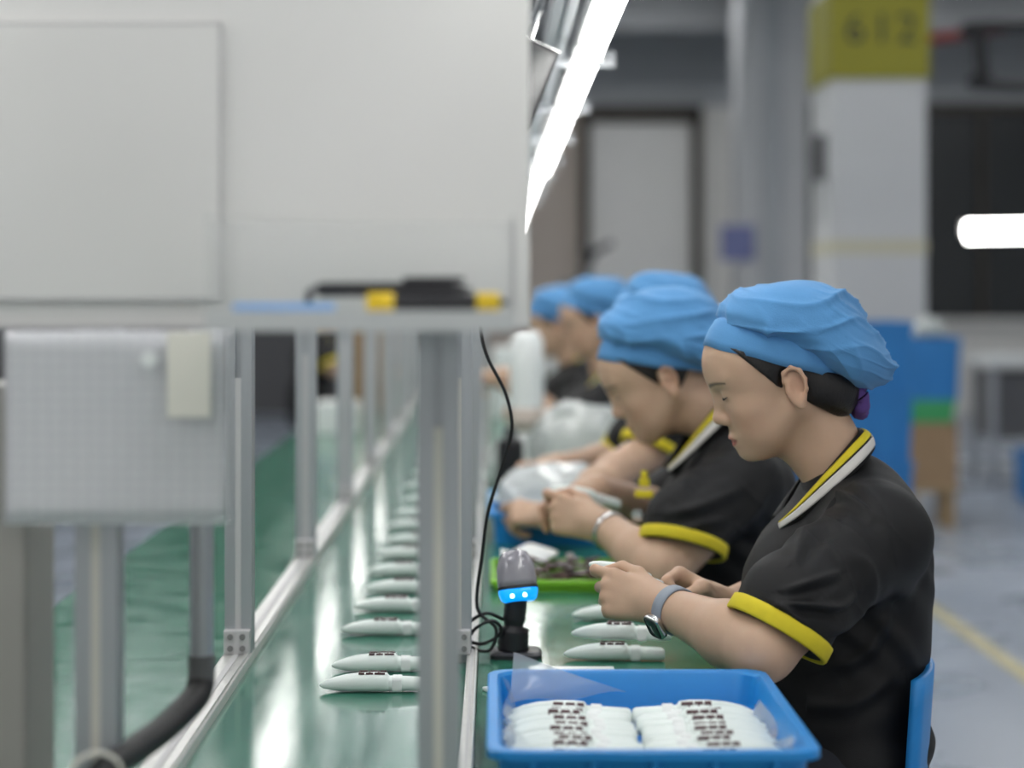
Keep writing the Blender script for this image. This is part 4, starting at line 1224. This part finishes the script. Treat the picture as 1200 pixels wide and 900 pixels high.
def Mx(x, y, z, rz=0, rx=0, ry=0): return Matrix.Translation((x, y, z)) @ Matrix.Rotation(math.radians(rz), 4, 'Z') @ Matrix.Rotation(math.radians(ry), 4, 'Y') @ Matrix.Rotation(math.radians(rx), 4, 'X')
belt_y = [2.69, 2.83, 3.13, 3.36, 3.56, 3.78, 4.02, 4.24, 4.5, 4.75, 5.05, 5.4, 5.8, 6.25, 6.7]
for i, y in enumerate(belt_y):
    plastic_part(Mx(-.238 + .006 * math.sin(i * 2.1), y, TZ + .0005, 2.0 * math.sin(i * 1.7)), 'pale mint pointed plastic part lying crosswise on the green conveyor', 'plastic parts on the conveyor')
plastic_part(Mx(.132, 3.27, TZ + .0005, 4, 0), 'single mint plastic part on the work bench beyond the watch hand', mark=False)
plastic_part(Mx(.105, 2.92, TZ + .0005, -3), 'lower of two stacked mint plastic parts beside the blue tray')
plastic_part(Mx(.118, 2.955, TZ + .0010 + .0245, -8), 'upper of two stacked mint plastic parts beside the blue tray')
hc_ = MB().box(.085, .175, 2.825, 2.855, TZ, TZ + .003, .0008).build('white_card', M_OFFWHITE, None)
tag(hc_, 'thin white card strip lying on the bench behind the blue tray', 'card')
sp_ = MB().box(-.012, .006, 2.68, 2.70, TZ, TZ + .006, .002, rot=Matrix.Rotation(.5, 3, 'Z')).build('plastic_plug', M_OFFWHITE, None)
tag(sp_, 'tiny white plastic plug lying alone on the bench near the tray corner', 'plug')

# ------------------------------------------------------------------ blue trays
def open_tray(name, cx, cy, wx, wy, hgt, m, label, lip=.011, z=TZ, taper=.018, r=.028, wall=.004):
    t = empty(name, (cx, cy, z))
    prof_ = [(wx - 2 * taper, wy - 2 * taper, 0), (wx - lip * 2, wy - lip * 2, hgt - .012), (wx, wy, hgt - .010), (wx, wy, hgt - .002), (wx - .004, wy - .004, hgt),
             (wx - lip * 2 - .002, wy - lip * 2 - .002, hgt), (wx - lip * 2 - 2 * wall, wy - lip * 2 - 2 * wall, hgt - .004), (wx - 2 * taper - 2 * wall, wy - 2 * taper - 2 * wall, wall)]
    b = MB(); b.rings([rrect(0, 0, zz_, a, c, r) for a, c, zz_ in prof_], cap0=True, cap1=True)
    o = autosmooth(b.build('tray_shell', m, t), 35)
    for sy in (-1, 1):
        for x in np.linspace(-wx * .36, wx * .36, 5):
            MB().box(x - .003, x + .003, min(sy * (wy / 2 - lip - .001), sy * (wy / 2 - .003)), max(sy * (wy / 2 - lip - .001), sy * (wy / 2 - .003)), hgt * .45, hgt - .0105).build('rib', m, t)
    tag(t, label, 'tray')
    return t
TCX, TCY = .168, 2.255
open_tray('parts_tray', TCX, TCY, .350, .445, .072, M_BLUE, 'blue plastic tray full of pale parts in front of the seated woman')
# rows of parts standing on edge in the tray
for i in range(12):
    y = 2.095 + i * .0262
    tz = TZ + .018 + .001 * math.sin(i * 2.3)
    plastic_part(Mx(.014 + .004 * math.sin(i * 1.9), y, tz + .0135, .8 * math.sin(i * 3.1), 52 + 3 * math.sin(i * 1.3), 2), 'pale mint part in the left file of the blue tray, tip to the conveyor', 'left file of parts in the blue tray')
    plastic_part(Mx(.322 + .004 * math.sin(i * 2.7), y, tz + .0135, 180 + .8 * math.sin(i * 2.1), -52 + 3 * math.sin(i * 1.7), 2), 'pale mint part in the right file of the blue tray, tip to the worker', 'right file of parts in the blue tray')

# plastic liner film in the tray
lf = empty('liner_film', (TCX, TCY, TZ))
def film(f, nu, nv, name):
    g = [[Vector(f(i / (nu - 1), j / (nv - 1))) - Vector((TCX, TCY, TZ)) for j in range(nv)] for i in range(nu)]
    return MB().grid(g).build(name, M_FILM, lf, True)
A_, B_, C_ = at(602, 764, 2.435), at(598, 822, 2.425), at(735, 814, 2.445)
film(lambda u, v: A_.lerp(B_.lerp(C_, v), u) + Vector((0, .010 * math.sin(u * 5 + v * 3) * u, .003 * math.sin(v * 9) * u)), 14, 14, 'film_flap')
film(lambda u, v: (.016 + .010 * math.sin(v * 14 + u * 3) * .5 + .012 * (1 - u), 2.07 + .37 * v, TZ + .012 + .055 * u + .006 * math.sin(v * 9) * u), 12, 30, 'film_side')
film(lambda u, v: (.306 + .014 * u + .006 * math.sin(v * 17 + u * 5), 2.07 + .34 * v, TZ + .014 + (.040 + .012 * math.sin(v * 11)) * u), 12, 34, 'film_side')
tag(lf, 'crumpled clear plastic liner film sticking up from the blue tray', 'film')

open_tray('parts_tray', .160, 4.46, .345, .50, .072, M_BLUE, 'blue plastic tray with milky bags behind the man with the bracelet')
# milky bags
def pillow_bag(name, c, sx, sy, sz, label, seed, tilt=0, group='milky plastic bags on the bench'):
    n, m_ = 22, 16
    r = empty(name, c); r.rotation_euler = (math.radians(tilt), 0, random.uniform(-.2, .2))
    P = []
    for i in range(n):
        for j in range(m_ + 1):
            a = 2 * PI * i / n; e = -PI / 2 + PI * j / m_
            p = np.array([abs(math.cos(a)) ** .6 * math.copysign(1, math.cos(a)) * math.cos(e) ** .6, abs(math.sin(a)) ** .6 * math.copysign(1, math.sin(a)) * math.cos(e) ** .6, abs(math.sin(e)) ** 1.1 * math.copysign(1, e)])
            P.append(p * (sx, sy, sz))
    P = np.array(P); P = P + (P / np.linalg.norm(P, axis=1)[:, None]) * (.012 * wav(P, seed, 9) + .006 * wav(P, seed + 2, 25))[:, None]
    P[:, 2] = np.maximum(P[:, 2], -sz * .9); P[:, 2] += sz * .9
    rows = [[Vector(P[i * (m_ + 1) + j]) for i in range(n)] for j in range(m_ + 1)]
    b = MB(); b.rings(rows); b.build('bag_film', M_BAG, r, True)
    b = MB()
    for k in range(5):
        x = random.uniform(-.6, .6) * sx; y = random.uniform(-.5, .5) * sy
        b.box(x - .07, x + .07, y - .012, y + .012, sz * (.25 + .2 * k), sz * (.25 + .2 * k) + .014, .003, rot=Matrix.Rotation(random.uniform(-.5, .5), 3, 'Z'))
    q = b.build('bagged_parts', M_MINT, r); q['kind'] = 'stuff'
    tag(r, label, 'bag', group)
pillow_bag('parts_bag', (.13, 4.51, TZ + .006), .125, .155, .075, 'low milky plastic bag of parts lying in the far blue tray', 3)
pillow_bag('parts_bag', (.235, 5.26, TZ), .135, .13, .130, 'tall puffed milky plastic bag standing behind the far blue tray', 5)
pillow_bag('parts_bag', (.07, 5.60, TZ), .09, .12, .070, 'small milky plastic bag beside the tall puffed bag', 8)
# white bottle-like container, black holder at the far bench
jar = empty('white_container', (.10, 5.85, TZ))
MB().loft([(0, 0, 0), (0, 0, .01), (0, 0, .12), (0, 0, .30), (0, 0, .40), (0, 0, .43)], [.045, .05, .05, .052, .05, .03], 20).build('container_body', M_OFFWHITE, jar, True)
MB().loft([(0, 0, .13), (0, 0, .2)], .0535, 20).build('container_band', M_TAN, jar, True)
tag(jar, 'tall white container with tan band standing on the far bench', 'container')
bh = empty('black_holder', (.045, 5.15, TZ))
MB().box(-.035, .035, -.03, .03, 0, .16, .012).build('holder_body', M_BLACKP, bh); MB().cyl((0, 0, .16), (0, 0, .19), .018).build('holder_knob', M_DARKGREY, bh)
tag(bh, 'squat black holder with knob beside the milky bags', 'holder')

# lime tray with brown sachets
lt = open_tray('shallow_tray', .125, 3.72, .26, .30, .022, M_LIME, 'shallow lime green tray of brown sachets on the bench', .006, TZ, .008, .015, .003)
for i in range(64):
    x = .135 + random.uniform(-.085, .095); y = 3.72 + random.uniform(-.12, .10); z = TZ + .006 + .0042 * (i // 10)
    o = MB().box(-.017, .017, -.008, .008, 0, .004, .0012).build('sachet', mat('brown_foil', (.10, .05, .05), .35, noise=.3, nscale=80), None)
    o.location = (x, y, z); o.rotation_euler = (random.uniform(-.3, .3), random.uniform(-.25, .25), random.uniform(0, PI))
    tag(o, 'small shiny brown sachet heaped in the lime green tray', 'sachet', 'brown sachets in the lime tray')
pw = solid(MB().grid([[Vector((.015 + .11 * u / 8, 3.78 + .15 * v / 8, TZ + .034 + .010 * math.sin(u * .9 + v * .5))) for u in range(9)] for v in range(9)]).build('paper_sheet', M_OFFWHITE, None, True), .0006)
tag(pw, 'curled white paper sheet lying over the lime green tray', 'paper')

# ------------------------------------------------------------------ held things and wrist wear
hl = w1['hand']['l'][0]
tipp = hl.p((.098, .030, -.040))
plastic_part(Matrix.Translation(at(688, 667, 2.775)) @ Matrix.Rotation(math.radians(18), 4, 'Z') @ Matrix.Rotation(math.radians(21), 4, 'Y'), 'mint plastic part pinched between the fingers of the woman with the watch', mark=False)
h2 = w2['hand']['l'][0]
plastic_part(Matrix.Translation(at(641, 578, 3.70)) @ Matrix.Rotation(math.radians(18), 4, 'Z') @ Matrix.Rotation(math.radians(14), 4, 'Y'), 'mint plastic part held up by the man with the silver bracelet', mark=False)
def wrist_ring(name, a, b, t0, rad, width, thick, m, parent=None, base=None):
    a = np.asarray(a, float); b = np.asarray(b, float); ax = unit(b - a); c = a + (b - a) * t0
    u = unit(np.cross(ax, V3(0, 1, .2))); v = np.cross(ax, u)
    rg = []
    for t, dr in ((-.5, 0), (-.42, 1), (.42, 1), (.5, 0), (.42, -.6), (-.42, -.6)):
        rg.append([Vector(c + ax * width * t + (u * math.cos(q) + v * math.sin(q)) * (rad + thick * dr)) for q in np.linspace(0, 2 * PI, 37)[:-1]])
    mb = MB(); mb.rings(rg, closed=True)
    return mb, c, ax
mb, wc, wax = wrist_ring('s', w1['el']['l'], w1['wr']['l'], .93, .0312, .020, .0022, M_WATCH)
wt = empty('wrist_watch', wc)
mb.build('watch_strap', M_WATCH, wt, True, wc)
# case on the outer lower side of the wrist
wd = unit(V3(-.35, -.78, -.52)); wd = unit(wd - wax * (wd @ wax)); ws_ = np.cross(wax, wd)
RM = Matrix((tuple(wax), tuple(ws_), tuple(wd))).transposed()
cc = Vector(wd * .0335)
def wbox(x, y, z0, z1, r, name, m, par):
    b = MB(); b.rings([[cc + RM @ p for p in rrect(0, 0, z, x - i_, y - i_, r)] for z, i_ in ((z0, .002), (z0 + .0012, 0), (z1 - .0012, 0), (z1, .002))], cap0=True, cap1=True)
    return autosmooth(b.build(name, m, par), 50)
wca = wbox(.030, .036, -.002, .0075, .008, 'watch_case', M_STEEL, wt)
wbox(.026, .032, .0075, .0085, .007, 'watch_glass', M_GLASSK, wca)
tag(wt, 'grey wristwatch with dark face worn by the woman', 'wristwatch')
mb, wc2, _ = wrist_ring('s', w2['el']['l'], w2['wr']['l'], .90, .0345, .012, .003, M_STEEL)
bo = mb.build('bracelet', M_STEEL, None, True, wc2, wc2); tag(bo, 'silver bracelet on the wrist of the second worker', 'bracelet')
# chest emblem and badge of the second worker
em = empty('chest_badge', at(755, 590, 3.575))
em.rotation_euler.z = math.radians(-28)
MB().box(-.010, .010, -.003, .003, .030, .046, .003).box(-.018, .018, -.003, .003, .010, .024, .003).box(-.006, .006, -.003, .003, .046, .060, .002).build('emblem', M_CUFF, em)
MB().cyl((-.012, -.006, -.022), (-.012, .004, -.022), .011).build('badge', M_STEEL, em)
tag(em, 'yellow chest emblem and round silver badge on the polo of the second worker', 'badge')

# ------------------------------------------------------------------ blue chairs
def chair(x, y, label):
    r = empty('plastic_chair', (x, y, 0))
    b = MB(); b.rings([rrect(0, 0, z, w_, d_, .05) for z, w_, d_ in ((.405, .38, .40), (.42, .41, .43), (.445, .41, .43), (.452, .39, .41))], cap0=True, cap1=True)
    autosmooth(b.build('seat', M_BLUE, r))
    g = [[Vector((.180 + .02 * u / 8 + .055 * (1 - (v / 12 * 2 - 1) ** 2), -.19 + .38 * v / 12, .44 + .30 * u / 8)) for v in range(13)] for u in range(9)]
    solid(MB().grid(g).build('backrest', M_BLUE, r, True), .012)
    for sx in (-1, 1):
        for sy in (-1, 1):
            MB().loft([(sx * .16, sy * .17, .41), (sx * .20, sy * .20, 0)], [.022, .017], 10).build('leg', M_BLUE, r, True)
    tag(r, label, 'chair', 'blue plastic chairs of the workers')
chair(.372, 2.85, 'blue plastic chair under the woman with the wristwatch')
chair(.37, 3.75, 'blue plastic chair under the man with the silver bracelet')
chair(.35, 4.72, 'blue plastic chair under the hidden third worker')
chair(.35, 6.30, 'blue plastic chair under the worker with raised hands')
chair(.35, 7.30, 'blue plastic chair under the last worker of the row')

# ------------------------------------------------------------------ background things on the right
def crate(x, y, z, wx, wy, h_, m, label, group=None):
    r = empty('crate', (x, y, z))
    b = MB(); b.rings([rrect(0, 0, q, a, c, .02) for q, a, c in ((0, wx - .03, wy - .03), (h_ - .03, wx - .01, wy - .01), (h_ - .028, wx, wy), (h_, wx, wy), (h_, wx - .03, wy - .03), (.01, wx - .05, wy - .05))], cap0=True, cap1=True)
    autosmooth(b.build('crate_shell', m, r))
    for q in np.linspace(-wx * .38, wx * .38, 4): MB().box(q - .008, q + .008, -wy / 2 + .002, -wy / 2 + .02, .02, h_ - .03).build('rib', m, r)
    tag(r, label, 'crate', group)
nm = ['lowest', 'second lowest', 'second highest', 'topmost']
for i in range(4):
    crate(1.49, 8.2, i * .285, .46, .40, .285, M_BLUE2, '%s blue crate of the tall stack behind the woman' % nm[i], 'tall stack of blue crates')
# wooden stool carrying a carton, a green and a blue crate
st = empty('wooden_stool', (2.32, 10.55, 0))
for sx in (-1, 1):
    for sy in (-1, 1): MB().box(sx * .11 - .025, sx * .11 + .025, sy * .11 - .02, sy * .11 + .02, 0, .20, .003).build('leg', M_WOOD, st)
MB().box(-.15, .15, -.15, .15, .20, .23, .004).build('stool_top', M_WOOD, st)
tag(st, 'low wooden stool with four legs under the brown carton', 'stool')
cb_ = empty('carton', (2.32, 10.55, .23))
MB().box(-.145, .145, -.14, .14, 0, .33, .003).build('carton_body', M_CARD, cb_)
for s_ in (-1, 1): MB().box(-.145, .145, s_ * .002 if s_ > 0 else -.14, .14 if s_ > 0 else -.002, .331, .335).build('flap', M_CARD, cb_)
tag(cb_, 'plain brown cardboard carton standing on the wooden stool', 'carton')
crate(2.32, 10.55, .566, .28, .28, .12, M_GREENCRATE, 'small green crate between the brown carton and the blue crate')
crate(2.33, 10.55, .687, .31, .30, .33, M_BLUE2, 'blue crate on top of the green crate and carton')
pillow_bag('white_bag', (2.33, 10.50, 1.018), .07, .07, .055, 'small white bag lying on the blue crate above the carton', 12, 0, None)
tb = empty('side_table', (3.75, 13.0, 0))
MB().box(-.55, .55, -.3, .3, .78, .84, .006).build('table_top', M_OFFWHITE, tb)
for sx in (-1, 1):
    for sy in (-1, 1): MB().box(sx * .5 - .02, sx * .5 + .02, sy * .25 - .02, sy * .25 + .02, 0, .78, .003).build('leg', M_ALU, tb)
MB().box(-.5, .5, -.2, .25, .30, .74, .01).build('under_cabinet', M_DARKGREY, tb)
tag(tb, 'white topped side table with dark cabinet under the far lamp', 'table')
crate(3.42, 11.9, 0, .44, .40, .30, M_BLUE2, 'wide blue bin on the floor in front of the side table')
crate(3.95, 11.9, 0, .44, .40, .30, M_BLUE2, 'blue bin on the floor beside the wide blue bin')
fs_ = empty('lamp_stand', (2.62, 9.0, 0))
for x in (0, .14): extrusion(fs_, x, .0, 0, 1.62, .04, 'z', 'post')
MB().box(-.1, .24, -.15, .15, 0, .03, .004).build('foot_plate', M_GREY, fs_)
tag(fs_, 'aluminium two post stand carrying the far tube lamp', 'stand')
fl_ = empty('far_tube_lamp', (2.14, 8.9, 1.535))
MB().loft([(0, 0, 0), (.01, 0, 0), (.6, .02, .012), (1.2, .04, .024), (1.21, .04, .024)], [.02, .046, .046, .046, .02], 14).build('lamp_tube', M_TUBE, fl_, True)
MB().box(.0, 1.2, .035, .09, -.02, .05, .006).build('lamp_housing', M_WHITE, fl_)
tag(fl_, 'lit white tube lamp on the aluminium stand near the column', 'lamp')

# small screen hanging beside the lamps
mo = empty('small_monitor', (.032, 3.20, 1.615))
mo.rotation_euler = (math.radians(-12), math.radians(24), math.radians(10))
MB().box(-.10, .055, -.012, .012, -.07, .07, .004).build('monitor_body', M_BLACKP, mo)
MB().box(-.092, .048, -.0145, -.0122, -.060, .060).build('monitor_screen', M_DARKGLASS, mo)
MB().box(-.10, .055, -.013, .013, .0705, .0735, .001).build('monitor_rim', M_STEEL, mo)
MB().cyl((0, .01, .07), (0, .06, .19), .008).build('monitor_arm', M_STEEL, mo)
tag(mo, 'small dark tilted monitor hanging beside the tube lamps', 'monitor')

# ------------------------------------------------------------------ things on the far left bench and line
def carton(x, y, z, wx, wy, h_, m, label):
    r = empty('small_carton', (x, y, z))
    MB().box(-wx / 2, wx / 2, -wy / 2, wy / 2, 0, h_, .003).build('carton_body', m, r)
    MB().box(-wx / 2 - .001, wx / 2 + .001, -.02, .02, h_ * .3, h_ + .001).build('tape', M_CREAM, r)
    tag(r, label, 'carton')
carton(-.58, 9.0, TZ, .14, .18, .40, M_CARD, 'tall brown carton on the side bench')
carton(-.60, 7.6, TZ, .16, .2, .12, M_OFFWHITE, 'low white carton on the side bench')
carton(-.22, 9.3, TZ, .20, .25, .26, M_OFFWHITE, 'white carton riding on the far conveyor')
carton(-.18, 8.2, TZ, .18, .2, .10, M_DARKGREY, 'flat dark grey box riding on the far conveyor')
carton(.10, 8.6, TZ, .2, .25, .3, M_OFFWHITE, 'white carton at the far end of the work bench')
mc = empty('test_machine', (.62, 14.6, 0))
MB().box(-.22, .22, -.25, .25, 0, 1.1, .01).build('machine_base', M_OFFWHITE, mc)
MB().box(-.12, .16, -.15, .15, 1.1, 1.34, .01).build('machine_head', M_DARKGREY, mc)
b = MB(); b.loft([(.0, -.1, 1.3), (.12, -.1, 1.55), (.26, -.1, 1.62)], [.03, .03, .02], 10); b.loft([(.12, -.1, 1.5), (.02, -.1, 1.60)], .03, 10)
b.build('machine_arm', M_BLACKP, mc)
tag(mc, 'white machine with dark jointed arm at the end of the hall', 'machine')
